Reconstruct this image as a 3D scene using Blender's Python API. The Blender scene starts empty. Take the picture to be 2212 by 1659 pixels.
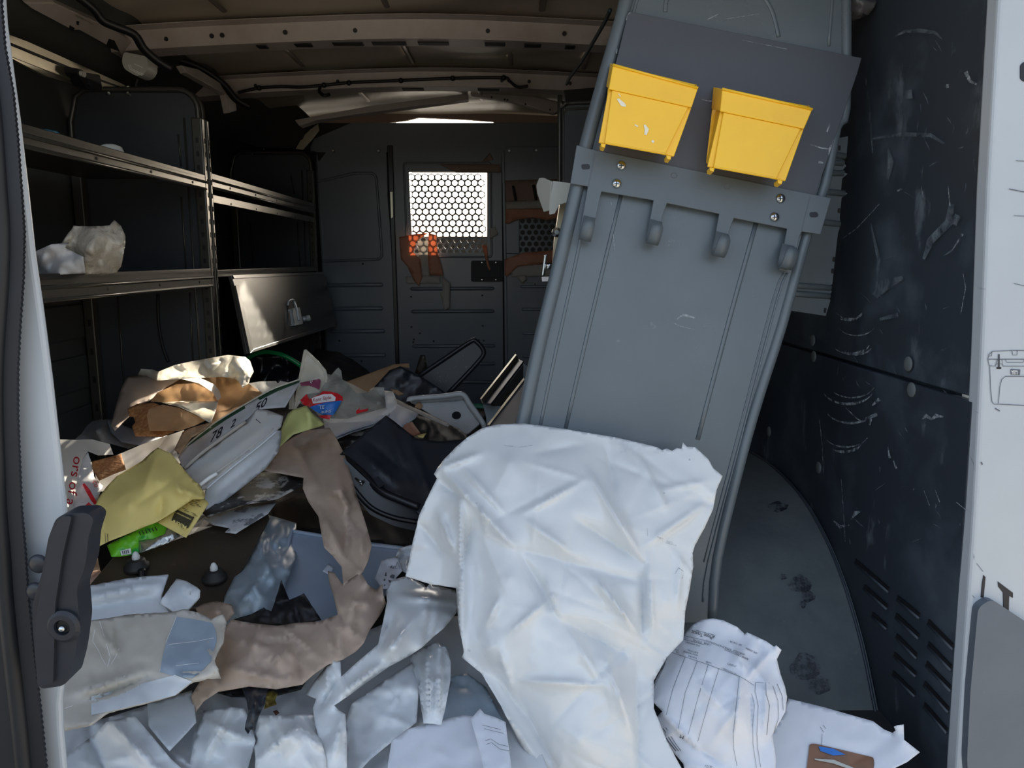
import bpy, math, random
import numpy as np
from mathutils import Vector, Matrix
from mathutils.geometry import delaunay_2d_cdt
S = bpy.context.scene
COL = S.collection
# ---------------------------------------------------------------- camera, world, sun, exposure
F, CX, CY = 1640.0, 1106.0, 829.5
CAM = np.array([0, 0, .8])
PIT = math.atan((829.5-560)/F); YAW = math.atan(21/F*math.cos(PIT))
cr = np.array([math.cos(YAW), -math.sin(YAW), 0.])
cf = np.array([math.sin(YAW)*math.cos(PIT), math.cos(YAW)*math.cos(PIT), -math.sin(PIT)])
cu = np.cross(cr, cf)
cd = bpy.data.cameras.new('camera'); cam = bpy.data.objects.new('camera', cd); COL.objects.link(cam)
cd.sensor_width = 36; cd.lens = F/2212*36; cd.clip_start = .02; cd.clip_end = 500
cam.matrix_world = Matrix(((cr[0], cu[0], -cf[0], 0), (cr[1], cu[1], -cf[1], 0), (cr[2], cu[2], -cf[2], .8), (0, 0, 0, 1)))
S.camera = cam
W = bpy.data.worlds.new('sky'); S.world = W; W.use_nodes = True
nt = W.node_tree; bg = nt.nodes['Background']
sk = nt.nodes.new('ShaderNodeTexSky'); sk.sky_type = 'NISHITA'; sk.sun_disc = False
SUN_D = Vector((-.52, -1.65, -.62)).normalized()
sk.sun_elevation = math.asin(-SUN_D.z); sk.sun_rotation = math.atan2(-SUN_D.x, -SUN_D.y); sk.dust_density = 5.0; sk.ozone_density = 1.5
hs = nt.nodes.new('ShaderNodeHueSaturation'); hs.inputs['Saturation'].default_value = .62
nt.links.new(sk.outputs[0], hs.inputs['Color']); nt.links.new(hs.outputs[0], bg.inputs[0]); bg.inputs[1].default_value = .40
sl = bpy.data.lights.new('sun', 'SUN'); sl.energy = 28.0; sl.angle = .02; sl.color = (1, .9, .74)
so = bpy.data.objects.new('sun', sl); COL.objects.link(so); so.rotation_euler = SUN_D.to_track_quat('-Z', 'Y').to_euler(); so.location = (3, 9, 6)
S.view_settings.view_transform = 'Standard'; S.view_settings.look = 'None'; S.view_settings.gamma = 1
S.view_settings.use_curve_mapping = False; S.view_settings.exposure = 0.32
# ---------------------------------------------------------------- helpers
def ray(px, py): return (px-CX)/F*cr-(py-CY)/F*cu+cf
def aX(px, py, X): v = ray(px, py); return CAM+v*(X/v[0])
def aY(px, py, Y): v = ray(px, py); return CAM+v*(Y/v[1])
def aZ(px, py, Z): v = ray(px, py); return CAM+v*((Z-CAM[2])/v[2])
class Pl:
    def __init__(s, p0, n):
        s.p = np.array(p0, float); n = np.array(n, float); s.n = n/np.linalg.norm(n)
        if (CAM-s.p) @ s.n < 0: s.n = -s.n
    def at(s, px, py, h=0.):
        px = np.asarray(px, float); py = np.asarray(py, float); h = np.asarray(h, float)+0*px
        v = ((px-CX)/F)[..., None]*cr-((py-CY)/F)[..., None]*cu+cf
        t = ((s.p-CAM) @ s.n+h)/(v @ s.n)
        return CAM+v*t[..., None]
def pl3(a, b, c):  # three (px,py,Y)
    A, B, C = [aY(*q) for q in (a, b, c)]
    return Pl(A, np.cross(B-A, C-A))
def plY(Y): return Pl((0, Y, 0), (0, -1, 0))
def plX(X): return Pl((X, 0, 0), (1, 0, 0))
def plZ(Z): return Pl((0, 0, Z), (0, 0, 1))
PILE = Pl((0, .95, .10), (0, -.14, 1))

def link(o, parent=None, label=None, cat=None, group=None, kind=None):
    COL.objects.link(o)
    if parent is not None:
        o.parent = parent; wl = parent.get('_w')
        L = Vector(wl) if wl is not None else Vector((0, 0, 0))
        o.location = Vector(o.location)-L
    if label: o['label'] = label
    if cat: o['category'] = cat
    if group: o['group'] = group
    if kind: o['kind'] = kind
    return o
def thing(name, loc, label, cat, group=None, kind=None, parent=None):
    o = bpy.data.objects.new(name, None); o.location = [float(q) for q in loc]; o.empty_display_size = .05
    o['_w'] = [float(q) for q in loc]
    return link(o, parent, label, cat, group, kind)
def mk(name, v, f, mat, parent=None, smooth=False, bevel=0, thick=0, sub=0, seg=2, **kw):
    v = np.array([tuple(q) for q in v], float)
    c = np.array([(v[:, 0].min()+v[:, 0].max())/2, (v[:, 1].min()+v[:, 1].max())/2, v[:, 2].min()])
    me = bpy.data.meshes.new(name); me.from_pydata((v-c).tolist(), [], [list(map(int, q)) for q in f]); me.update()
    if mat is not None: me.materials.append(mat)
    if smooth: me.polygons.foreach_set('use_smooth', [True]*len(me.polygons))
    o = bpy.data.objects.new(name, me); o.location = c.tolist(); o['_w'] = c.tolist()
    if thick:
        m = o.modifiers.new('thickness', 'SOLIDIFY'); m.thickness = thick; m.offset = 0
    if bevel:
        m = o.modifiers.new('edge', 'BEVEL'); m.width = bevel; m.segments = seg; m.limit_method = 'ANGLE'; m.angle_limit = .6
    if sub:
        m = o.modifiers.new('sub', 'SUBSURF'); m.levels = m.render_levels = sub
    return link(o, parent, **kw)
class MB:
    def __init__(s): s.v = []; s.f = []
    def add(s, v, f):
        k = len(s.v); s.v += [tuple(q) for q in v]; s.f += [[i+k for i in q] for q in f]; return s
    def box(s, x0, x1, y0, y1, z0, z1):
        return s.add([(x0, y0, z0), (x1, y0, z0), (x1, y1, z0), (x0, y1, z0), (x0, y0, z1), (x1, y0, z1), (x1, y1, z1), (x0, y1, z1)],
                     [(3, 2, 1, 0), (4, 5, 6, 7), (0, 1, 5, 4), (1, 2, 6, 5), (2, 3, 7, 6), (3, 0, 4, 7)])
    def prism(s, poly, d):
        d = np.array(d); n = len(poly); a = [np.array(q) for q in poly]
        return s.add(a+[q+d for q in a], [list(range(n)), list(range(2*n-1, n-1, -1))]+[[i, i+n, (i+1) % n+n, (i+1) % n] for i in range(n)])
    def tube(s, pts, r, n=10, flat=1.0, caps=True):
        pts = [np.array(q, float) for q in pts]; m = len(pts); rr = r if hasattr(r, '__len__') else [r]*m
        vs = []; up = None
        for i, q in enumerate(pts):
            t = pts[min(i+1, m-1)]-pts[max(i-1, 0)]; t = t/(np.linalg.norm(t)+1e-9)
            if up is None: up = np.array([0, 0, 1.]) if abs(t[2]) < .9 else np.array([0, 1., 0])
            a = np.cross(t, up); a /= np.linalg.norm(a)+1e-9; b = np.cross(a, t); up = b
            for k in range(n):
                w = 2*math.pi*k/n; vs.append(q+a*math.cos(w)*rr[i]+b*math.sin(w)*rr[i]*flat)
        fs = [[i*n+k, i*n+(k+1) % n, (i+1)*n+(k+1) % n, (i+1)*n+k] for i in range(m-1) for k in range(n)]
        if caps: fs += [list(range(n))[::-1], list(range((m-1)*n, m*n))]
        return s.add(vs, fs)
    def lathe(s, base, axis, prof, n=18):
        axis = np.array(axis, float); axis /= np.linalg.norm(axis); a = np.cross(axis, (0, 0, 1.) if abs(axis[2]) < .9 else (1., 0, 0)); a /= np.linalg.norm(a); b = np.cross(axis, a)
        base = np.array(base, float); vs = []
        for r, h in prof:
            for k in range(n): w = 2*math.pi*k/n; vs.append(base+axis*h+(a*math.cos(w)+b*math.sin(w))*max(r, 1e-5))
        m = len(prof)
        return s.add(vs, [[i*n+k, i*n+(k+1) % n, (i+1)*n+(k+1) % n, (i+1)*n+k] for i in range(m-1) for k in range(n)]+[list(range(n))[::-1], list(range((m-1)*n, m*n))])
    def build(s, name, mat, parent=None, **kw): return mk(name, s.v, s.f, mat, parent, **kw)

def rgb(r, g, b):
    t = lambda c: ((c/255+.055)/1.055)**2.4 if c > 10 else c/255/12.92
    return (t(r), t(g), t(b))
def mat(name, col, rough=.5, metal=0., col2=None, vs=6., vr=(.4, .7), bump=0., bs=40., alpha=1., trans=0., col3=None, s3=25., r3=(.62, .7), stretch=None, rvar=0., spec=.5, sss=0., translucent=0., patchy=0.):
    m = bpy.data.materials.new(name); m.use_nodes = True; t = m.node_tree; b = t.nodes['Principled BSDF']
    b.inputs['Base Color'].default_value = (*col, 1); b.inputs['Roughness'].default_value = rough; b.inputs['Metallic'].default_value = metal
    b.inputs['Alpha'].default_value = alpha; b.inputs['Transmission Weight'].default_value = trans; b.inputs['Specular IOR Level'].default_value = spec
    N = t.nodes.new; L = t.links.new
    tc = N('ShaderNodeTexCoord'); src = tc.outputs['Object']
    if stretch:
        mp = N('ShaderNodeMapping'); mp.inputs['Scale'].default_value = stretch; L(src, mp.inputs[0]); ssrc = mp.outputs[0]
    else: ssrc = src
    cur = None
    def layer(c2, scale, rng, source, det=8):
        nonlocal cur
        n = N('ShaderNodeTexNoise'); n.inputs['Scale'].default_value = scale; n.inputs['Detail'].default_value = det; n.inputs['Roughness'].default_value = .62; L(source, n.inputs['Vector'])
        r = N('ShaderNodeMapRange'); r.inputs['From Min'].default_value = rng[0]; r.inputs['From Max'].default_value = rng[1]; L(n.outputs['Fac'], r.inputs['Value'])
        x = N('ShaderNodeMix'); x.data_type = 'RGBA'; L(r.outputs[0], x.inputs[0])
        if cur is None: x.inputs[6].default_value = (*col, 1)
        else: L(cur, x.inputs[6])
        x.inputs[7].default_value = (*c2, 1); cur = x.outputs[2]; return r.outputs[0]
    if col2: layer(col2, vs, vr, src)
    if col3: layer(col3, s3, r3, ssrc, 10)
    if cur is not None: L(cur, b.inputs['Base Color'])
    if bump:
        n = N('ShaderNodeTexNoise'); n.inputs['Scale'].default_value = bs; n.inputs['Detail'].default_value = 6; L(src, n.inputs['Vector'])
        bp = N('ShaderNodeBump'); bp.inputs['Strength'].default_value = bump; bp.inputs['Distance'].default_value = .004; L(n.outputs['Fac'], bp.inputs['Height']); L(bp.outputs[0], b.inputs['Normal'])
    if rvar:
        n = N('ShaderNodeTexNoise'); n.inputs['Scale'].default_value = 9; n.inputs['Detail'].default_value = 5; L(src, n.inputs['Vector'])
        r = N('ShaderNodeMapRange'); r.inputs['To Min'].default_value = max(rough-rvar, .04); r.inputs['To Max'].default_value = rough+rvar; r.inputs['From Min'].default_value = .3; r.inputs['From Max'].default_value = .7; L(n.outputs['Fac'], r.inputs['Value']); L(r.outputs[0], b.inputs['Roughness'])
    if patchy:
        n = N('ShaderNodeTexNoise'); n.inputs['Scale'].default_value = patchy; n.inputs['Detail'].default_value = 9; n.inputs['Roughness'].default_value = .75; L(src, n.inputs['Vector'])
        r = N('ShaderNodeMapRange'); r.inputs['From Min'].default_value = .42; r.inputs['From Max'].default_value = .62; r.inputs['To Max'].default_value = alpha; L(n.outputs['Fac'], r.inputs['Value']); L(r.outputs[0], b.inputs['Alpha'])
    if translucent:
        tr = N('ShaderNodeBsdfTranslucent'); tr.inputs[0].default_value = (*col, 1)
        if cur is not None: L(cur, tr.inputs[0])
        mx = N('ShaderNodeMixShader'); mx.inputs[0].default_value = translucent
        out = t.nodes['Material Output']; L(b.outputs[0], mx.inputs[1]); L(tr.outputs[0], mx.inputs[2]); L(mx.outputs[0], out.inputs[0])
    return m

def slab(name, pts, pl, h0, h1, m, parent=None, bevel=.0, **kw):
    """prism standing on plane pl: outline pts (px,py), back at h0 and face at h1 (towards viewer)"""
    P = pl.at([q[0] for q in pts], [q[1] for q in pts]); n = len(pts)
    caps = None
    if n > 4:
        r = delaunay_2d_cdt([Vector((float(q[0]), float(q[1]))) for q in pts], [(i, (i+1) % n) for i in range(n)], [], 1, 1e-4)
        if len(r[0]) == n:
            V = np.array([tuple(q) for q in r[0]]); cc = np.array([V[list(t)].mean(0) for t in r[2]]); ok = inpoly(cc[:, 0], cc[:, 1], [tuple(q[:2]) for q in pts])
            idx = [o[0] for o in r[3]]; caps = [[idx[i] for i in t] for t, k in zip(r[2], ok) if k]
    if caps is None: return MB().prism(list(P+pl.n*h0), pl.n*(h1-h0)).build(name, m, parent, bevel=bevel, **kw)
    v = list(P+pl.n*h0)+list(P+pl.n*h1)
    area = sum(pts[i][0]*pts[(i+1) % n][1]-pts[(i+1) % n][0]*pts[i][1] for i in range(n))
    if area > 0: side = [[i, (i+1) % n, (i+1) % n+n, i+n] for i in range(n)]
    else: side = [[i+n, (i+1) % n+n, (i+1) % n, i] for i in range(n)]
    fs = []
    for t in caps:
        a, b, c = [np.array(pts[i][:2], float) for i in t]; s = (b[0]-a[0])*(c[1]-a[1])-(b[1]-a[1])*(c[0]-a[0])
        if s < 0: t = t[::-1]
        fs.append(t); fs.append([i+n for i in t[::-1]])
    return mk(name, v, fs+[q[::-1] for q in side], m, parent, bevel=bevel, **kw)
def rpoly(pts, r, n=5):
    """round the corners of a px polygon; r number or list"""
    out = []; N = len(pts)
    for i in range(N):
        p = np.array(pts[i][:2], float); a = np.array(pts[i-1][:2], float)-p; b = np.array(pts[(i+1) % N][:2], float)-p
        ri = r[i] if hasattr(r, '__len__') else r
        if ri <= 0: out.append(tuple(p)); continue
        la, lb = np.linalg.norm(a), np.linalg.norm(b); k = min(ri, la*.45, lb*.45)
        s, e = p+a/la*k, p+b/lb*k
        for j in range(n+1):
            t = j/n; out.append(tuple((1-t)**2*s+2*t*(1-t)*p+t*t*e))
    return out
def stroke(name, path, w, surf, m, parent=None, thick=0, off=.0012, **kw):
    """flat ribbon lying on a surface along a px path; w px wide"""
    P = [np.array(q[:2], float) for q in path]; L = []; Rr = []
    for i, q in enumerate(P):
        t = P[min(i+1, len(P)-1)]-P[max(i-1, 0)]; t = t/(np.linalg.norm(t)+1e-9); nn = np.array([-t[1], t[0]])
        ww = (w[i] if hasattr(w, '__len__') else w)/2
        L.append(q+nn*ww); Rr.append(q-nn*ww)
    A = np.array(L+Rr); v = surf(A[:, 0], A[:, 1], off); n = len(P)
    return v, [[i, i+1, n+i+1, n+i] for i in range(n-1)]
def strokes(name, paths, surf, m, parent=None, off=.0012, **kw):
    b = MB()
    for path, w in paths:
        v, f = stroke('', path, w, surf, m, off=off); b.add(v, f)
    return b.build(name, m, parent, **kw)
def dens(path, step=12, closed=False):
    out = []; n = len(path); R = range(n if closed else n-1)
    for i in R:
        a = np.array(path[i], float); b = np.array(path[(i+1) % n], float); k = max(1, int(np.linalg.norm((b-a)[:2])/step))
        for j in range(k): out.append(a+(b-a)*j/k)
    if not closed: out.append(np.array(path[-1], float))
    return out
def smooth_path(path, k=6, closed=False):
    P = [np.array(q, float) for q in path]; n = len(P); out = []
    for i in range(n if closed else n-1):
        g = (lambda j: P[j % n]) if closed else (lambda j: P[min(max(j, 0), n-1)])
        p0, p1, p2, p3 = g(i-1), g(i), g(i+1), g(i+2)
        for j in range(k):
            t = j/k; out.append(.5*((2*p1)+(p2-p0)*t+(2*p0-5*p1+4*p2-p3)*t*t+(3*p1-p0-3*p2+p3)*t**3))
    if not closed: out.append(P[-1])
    return out
_fc = {}
def text(name, s, surf, o, ex, ey, m, parent=None, off=.0015, bold=0., **kw):
    """lettering on a surface: o px of the baseline start, ex / ey px vectors of one em along / up"""
    cu_ = bpy.data.curves.new('t', 'FONT'); cu_.body = s; cu_.size = 1; cu_.resolution_u = 3; cu_.offset = bold
    ob = bpy.data.objects.new('t', cu_); COL.objects.link(ob)
    me = ob.to_mesh(); v = np.array([tuple(q.co) for q in me.vertices]); f = [list(p.vertices) for p in me.polygons]
    ob.to_mesh_clear(); bpy.data.objects.remove(ob); bpy.data.curves.remove(cu_)
    px = o[0]+v[:, 0]*ex[0]+v[:, 1]*ey[0]; py = o[1]+v[:, 0]*ex[1]+v[:, 1]*ey[1]
    return mk(name, surf(px, py, off), f, m, parent, **kw)

def inpoly(x, y, P):
    c = np.zeros(len(x), bool); j = len(P)-1
    for i in range(len(P)):
        xi, yi, xj, yj = P[i][0], P[i][1], P[j][0], P[j][1]
        if yi != yj: c ^= ((yi > y) != (yj > y)) & (x < (xj-xi)*(y-yi)/(yj-yi)+xi)
        j = i
    return c
def facet(size, amp, box, rs):
    x0, y0, x1, y1 = box; pts = []
    for X in np.arange(x0-2*size, x1+2*size, size):
        for Y in np.arange(y0-2*size, y1+2*size, size): pts.append((X+rs.uniform(-.48, .48)*size, Y+rs.uniform(-.48, .48)*size))
    hh = rs.uniform(-1, 1, len(pts))*amp
    r = delaunay_2d_cdt([Vector(q) for q in pts], [], [], 0, 1e-4)
    V = np.array([tuple(q) for q in r[0]]); Z = np.array([hh[o[0]] if o else 0 for o in r[3]]); T = np.array([list(t) for t in r[2]])
    A, B, C = V[T[:, 0]], V[T[:, 1]], V[T[:, 2]]; D = (B[:, 0]-A[:, 0])*(C[:, 1]-A[:, 1])-(C[:, 0]-A[:, 0])*(B[:, 1]-A[:, 1])
    def f(x, y):
        x = np.atleast_1d(x).astype(float); y = np.atleast_1d(y).astype(float); out = np.zeros(len(x))
        for s in range(0, len(x), 2000):
            X = x[s:s+2000, None]; Y = y[s:s+2000, None]
            w1 = ((X-A[:, 0])*(C[:, 1]-A[:, 1])-(C[:, 0]-A[:, 0])*(Y-A[:, 1]))/D; w2 = ((B[:, 0]-A[:, 0])*(Y-A[:, 1])-(X-A[:, 0])*(B[:, 1]-A[:, 1]))/D
            k = np.argmax(np.minimum(np.minimum(w1, w2), 1-w1-w2), 1); i = np.arange(len(k))
            a, b = w1[i, k], w2[i, k]; t = T[k]; out[s:s+2000] = Z[t[:, 0]]*(1-a-b)+Z[t[:, 1]]*a+Z[t[:, 2]]*b
        return out
    return f
def rbf(ctrl):
    C = np.array(ctrl, float); P = C[:, :2]/500; n = len(P)
    K = np.linalg.norm(P[:, None]-P[None], axis=2); Q = np.c_[np.ones(n), P]
    M = np.block([[K+1e-3*np.eye(n)*0, Q], [Q.T, np.zeros((3, 3))]]); w = np.linalg.lstsq(M, np.r_[C[:, 2], 0, 0, 0], rcond=None)[0]
    def f(x, y):
        X = np.c_[np.atleast_1d(x), np.atleast_1d(y)]/500; out = np.c_[np.ones(len(X)), X] @ w[n:]
        for i in range(n): out += w[i]*np.linalg.norm(X-P[i], axis=1)
        return out
    return f
SHEETS = {}
def sheet(name, outline, m, pl=None, ctrl=(), crumple=(.006, 60), folds=(), step=14, ragged=0., round_=0, thick=.0008, parent=None, seed=0, smooth=True, h=0., creases=0, cw=5., ca=.004, octaves=((1, 1), (.38, .42)), **kw):
    """a thin crumpled sheet: outline of (px,py,lift) over plane pl, extra lift points ctrl, folds (x0,y0,x1,y1,amp,width)"""
    pl = pl or PILE; rs = np.random.RandomState(seed+7); O = [tuple(q) if len(q) > 2 else (q[0], q[1], 0.) for q in outline]
    hf = rbf([(a, b, c+h) for a, b, c in O]+[(a, b, c+h) for a, b, c in ctrl])
    if round_: O = [tuple(q) for q in smooth_path(O, round_, True)]
    E = dens([q[:2] for q in O], step, True)
    if ragged: E = [q+rs.uniform(-ragged, ragged, 2) for q in E]
    E = [(float(q[0]), float(q[1])) for q in E]
    xs = [q[0] for q in E]; ys = [q[1] for q in E]; box = (min(xs), min(ys), max(xs), max(ys))
    fs = [facet(crumple[1]*s, crumple[0]*a, box, rs) for a, s in octaves] if crumple and crumple[0] > 0 else []
    folds = list(folds)
    for k in range(creases):
        x, y = rs.uniform(box[0], box[2]), rs.uniform(box[1], box[3]); a = rs.uniform(0, math.pi); L_ = rs.uniform(.12, .42)*max(box[2]-box[0], box[3]-box[1])
        folds.append((x, y, x+L_*math.cos(a), y+L_*math.sin(a), rs.choice([-1, 1])*rs.uniform(.3, 1)*ca, cw*rs.uniform(.7, 1.8)))
    def H(x, y):
        x = np.atleast_1d(np.asarray(x, float)); y = np.atleast_1d(np.asarray(y, float)); o = hf(x, y)
        for g in fs: o = o+g(x, y)
        for (x0, y0, x1, y1, a, w) in folds:
            dx, dy = x1-x0, y1-y0; L2 = dx*dx+dy*dy; t = ((x-x0)*dx+(y-y0)*dy)/L2; tc = np.clip(t, 0, 1)
            d = np.hypot(x-(x0+tc*dx), y-(y0+tc*dy)); o = o+a*np.exp(-d/w)*np.sin(math.pi*np.clip(.08+.84*tc, 0, 1))
        return o
    def surf(x, y, off=0.):
        x = np.atleast_1d(np.asarray(x, float)); y = np.atleast_1d(np.asarray(y, float)); P = pl.at(x, y, H(x, y)); d = CAM-P
        return P+d/np.linalg.norm(d, axis=1)[:, None]*off
    gx, gy = np.meshgrid(np.arange(box[0], box[2], step), np.arange(box[1], box[3], step*.87)); gx = gx+(np.arange(gx.shape[0]) % 2)[:, None]*step/2
    gx = gx.ravel()+rs.uniform(-.15, .15, gx.size)*step; gy = gy.ravel()+rs.uniform(-.15, .15, gy.size)*step
    k = inpoly(gx, gy, E); gx, gy = gx[k], gy[k]; EA = np.array(E); dm = np.array([np.min(np.hypot(EA[:, 0]-a, EA[:, 1]-b)) for a, b in zip(gx, gy)]) if len(gx) else np.zeros(0)
    k = dm > step*.5; n = len(E)
    vs = [Vector(q) for q in E]+[Vector((a, b)) for a, b in zip(gx[k], gy[k])]
    r = delaunay_2d_cdt(vs, [(i, (i+1) % n) for i in range(n)], [], 1, 1e-3)
    V = np.array([tuple(q) for q in r[0]])
    cx = [np.mean(V[list(t)], axis=0) for t in r[2]]; ok = inpoly(np.array([c[0] for c in cx]), np.array([c[1] for c in cx]), E)
    f = [list(t)[::-1] for t, q in zip(r[2], ok) if q]
    o = mk(name, surf(V[:, 0], V[:, 1]), f, m, parent, smooth=smooth, thick=thick, **kw)
    return o, surf
def T(px, py, pl, h=0.): return pl.at(px, py, h)
def wire(name, path, pl, r, m, parent=None, k=5, n=8, flat=1., **kw):
    """path of (px,py,h) on plane pl"""
    P = [pl.at(q[0], q[1], q[2] if len(q) > 2 else 0.) for q in path]
    if k: P = smooth_path(P, k)
    return MB().tube(P, r, n, flat).build(name, m, parent, smooth=True, **kw)
# ---------------------------------------------------------------- materials
M = {}
M['shelf'] = mat('dark_grey_powder_coat', rgb(72, 71, 66), .3, metal=.4)
M['shelfdark'] = mat('shelf_panel_dark', rgb(50, 54, 60), .42, col2=rgb(60, 63, 67), vs=4, col3=rgb(95, 98, 100), s3=60, r3=(.72, .78))
M['bulk'] = mat('bulkhead_paint', rgb(106, 113, 122), .28, col2=rgb(100, 106, 115), vs=2, col3=rgb(130, 136, 142), s3=70, r3=(.72, .8))
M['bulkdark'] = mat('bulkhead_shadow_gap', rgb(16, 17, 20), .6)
M['roof'] = mat('roof_primer', rgb(176, 166, 150), .33)
M['beam'] = mat('roof_bow_paint', rgb(172, 164, 160), .42, col2=rgb(150, 138, 130), vs=5)
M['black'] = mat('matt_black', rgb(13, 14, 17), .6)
M['blackgloss'] = mat('gloss_black_plastic', rgb(20, 22, 27), .28, col2=rgb(34, 37, 42), vs=8)
M['blackpl'] = mat('black_plastic', rgb(42, 47, 55), .38, col2=rgb(34, 38, 45), vs=7, col3=rgb(88, 92, 96), s3=45, r3=(.7, .8))
M['wallL'] = mat('left_wall_lining', rgb(72, 74, 72), .55, col2=rgb(58, 60, 60), vs=3)
M['liner'] = mat('black_wall_liner', rgb(48, 57, 67), .5, col2=rgb(84, 96, 108), vs=4.5, vr=(.48, .7), col3=rgb(140, 152, 162), s3=9, r3=(.6, .8), stretch=(1, 1, .5))
M['linerlow'] = mat('black_lower_liner', rgb(46, 54, 64), .48, col2=rgb(74, 84, 95), vs=5, vr=(.48, .72), col3=rgb(140, 150, 158), s3=13, r3=(.62, .8), stretch=(1, 1, .35))
M['well'] = mat('wheel_well_mat', rgb(98, 106, 108), .72, col2=rgb(74, 82, 88), vs=5, col3=rgb(110, 112, 110), s3=60, r3=(.64, .75), bump=.3)
M['scuff'] = mat('scuff_pale', rgb(170, 180, 188), .7, patchy=60, alpha=.95)
M['scuff2'] = mat('scuff_dim', rgb(112, 124, 134), .7, patchy=26, alpha=.8)
M['body'] = mat('white_body_paint', rgb(180, 188, 196), .3, col2=rgb(174, 182, 190), vs=4, col3=rgb(150, 156, 160), s3=30, r3=(.76, .82))
M['seal'] = mat('door_seal_rubber', rgb(20, 25, 33), .55, col2=rgb(14, 18, 25), vs=12)
M['latch'] = mat('door_check_plastic', rgb(34, 39, 48), .5, col2=rgb(28, 32, 40), vs=20)
M['ink'] = mat('black_ink', rgb(25, 27, 38), .5)
M['inkgrey'] = mat('grey_ink', rgb(90, 96, 108), .6)
M['inkred'] = mat('red_ink', rgb(178, 22, 40), .5)
M['chrome'] = mat('zinc_plated_steel', rgb(205, 210, 212), .22, metal=1, col2=rgb(170, 176, 178), vs=60)
M['zinc'] = mat('pale_zinc', rgb(190, 200, 206), .35, metal=.3)
M['panel'] = mat('blue_grey_steel', rgb(92, 102, 109), .33, col2=rgb(85, 95, 102), vs=3.2, col3=rgb(128, 138, 144), s3=30, r3=(.68, .78), rvar=.09)
M['bracket'] = mat('grey_bracket_paint', rgb(88, 98, 105), .42, col2=rgb(83, 92, 99), vs=7)
M['plate'] = mat('charcoal_plate', rgb(70, 73, 81), .45, col2=rgb(68, 72, 81), vs=4, col3=rgb(120, 126, 136), s3=50, r3=(.72, .8))
M['yellow'] = mat('yellow_bin_plastic', rgb(252, 201, 48), .36, col2=rgb(246, 194, 50), vs=9, sss=.1)
M['yellowchip'] = mat('white_paint_splash', rgb(236, 232, 214), .6)
M['bag'] = mat('white_poly_film', rgb(226, 230, 232), .2, spec=.7, col2=rgb(216, 221, 225), vs=6, col3=rgb(190, 198, 206), s3=14, r3=(.66, .84), bump=.05, bs=9, translucent=.12)
M['bag2'] = mat('soiled_white_film', rgb(226, 230, 234), .3, col2=rgb(204, 211, 218), vs=5, col3=rgb(140, 148, 156), s3=16, r3=(.64, .8), bump=.05, bs=9, translucent=.1)
M['bluefilm'] = mat('milky_blue_film', rgb(176, 192, 204), .3, col2=rgb(150, 166, 180), vs=8, translucent=.15, bump=.12, bs=16)
M['paper'] = mat('white_paper', rgb(232, 236, 244), .62, col2=rgb(222, 227, 238), vs=8, translucent=.18)
M['paperdirty'] = mat('soiled_paper', rgb(206, 206, 208), .6, col2=rgb(176, 174, 170), vs=10, translucent=.1)
M['kraft'] = mat('brown_kraft_paper', rgb(186, 166, 150), .7, col2=rgb(174, 153, 136), vs=8, bump=.12, bs=60, translucent=.08)
M['card'] = mat('tan_cardboard', rgb(184, 148, 112), .75, col2=rgb(160, 126, 94), vs=12, translucent=.06)
M['glow'] = mat('thin_brown_card', rgb(206, 164, 120), .7, col2=rgb(190, 146, 102), vs=12, translucent=.45)
M['glowwhite'] = mat('thin_white_card', rgb(236, 234, 228), .6, translucent=.5)
M['cork'] = mat('brown_particle_tape', rgb(166, 108, 62), .8, col2=rgb(196, 140, 88), vs=110, vr=(.45, .6), bump=.4, bs=150)
M['yelpaper'] = mat('yellow_paper', rgb(250, 232, 150), .62, col2=rgb(244, 224, 140), vs=9, translucent=.22)
M['greenpaper'] = mat('pale_green_paper', rgb(206, 208, 138), .62, col2=rgb(190, 196, 126), vs=9, translucent=.2)
M['boardbr'] = mat('dark_brown_board', rgb(64, 56, 46), .4, col2=rgb(48, 44, 40), vs=6, col3=rgb(104, 94, 80), s3=40, r3=(.64, .76))
M['rubber'] = mat('black_rubber', rgb(30, 30, 32), .6, col2=rgb(44, 44, 44), vs=30)
M['whiteplug'] = mat('white_plug', rgb(216, 218, 216), .4)
M['foam'] = mat('white_foam_tray', rgb(214, 220, 226), .42, col2=rgb(196, 204, 212), vs=6, translucent=.08)
M['foamgrey'] = mat('grey_white_tub', rgb(196, 198, 200), .38, col2=rgb(206, 200, 186), vs=5, translucent=.08)
M['foil'] = mat('stained_padded_liner', rgb(190, 184, 172), .38, col2=rgb(204, 202, 196), vs=7, col3=rgb(140, 118, 92), s3=12, r3=(.66, .8), translucent=.05)
M['foilblue'] = mat('blue_grey_film', rgb(156, 170, 184), .3, col2=rgb(142, 158, 174), vs=6)
M['frost'] = mat('frosted_plastic', rgb(158, 172, 190), .32, col2=rgb(142, 156, 174), vs=5, col3=rgb(84, 94, 112), s3=40, r3=(.7, .78))
M['clear'] = mat('clear_film', rgb(225, 228, 224), .14, alpha=.34, bump=.3, bs=30)
M['clearwarm'] = mat('clear_rigid_plastic', rgb(232, 228, 212), .12, alpha=.5)
M['bubble'] = mat('clear_bubble_wrap', rgb(205, 198, 184), .2, alpha=.72, bump=1.0, bs=90)
M['green'] = mat('green_strap', rgb(14, 132, 74), .2)
M['greenframe'] = mat('green_printed_edge', rgb(44, 74, 56), .25)
M['wrapgreen'] = mat('green_wrapper', rgb(112, 200, 44), .25, col2=rgb(40, 160, 70), vs=22, vr=(.5, .6), bump=.2)
M['wrapfoil'] = mat('silver_foil', rgb(190, 192, 188), .25, metal=.8, bump=.3)
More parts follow.
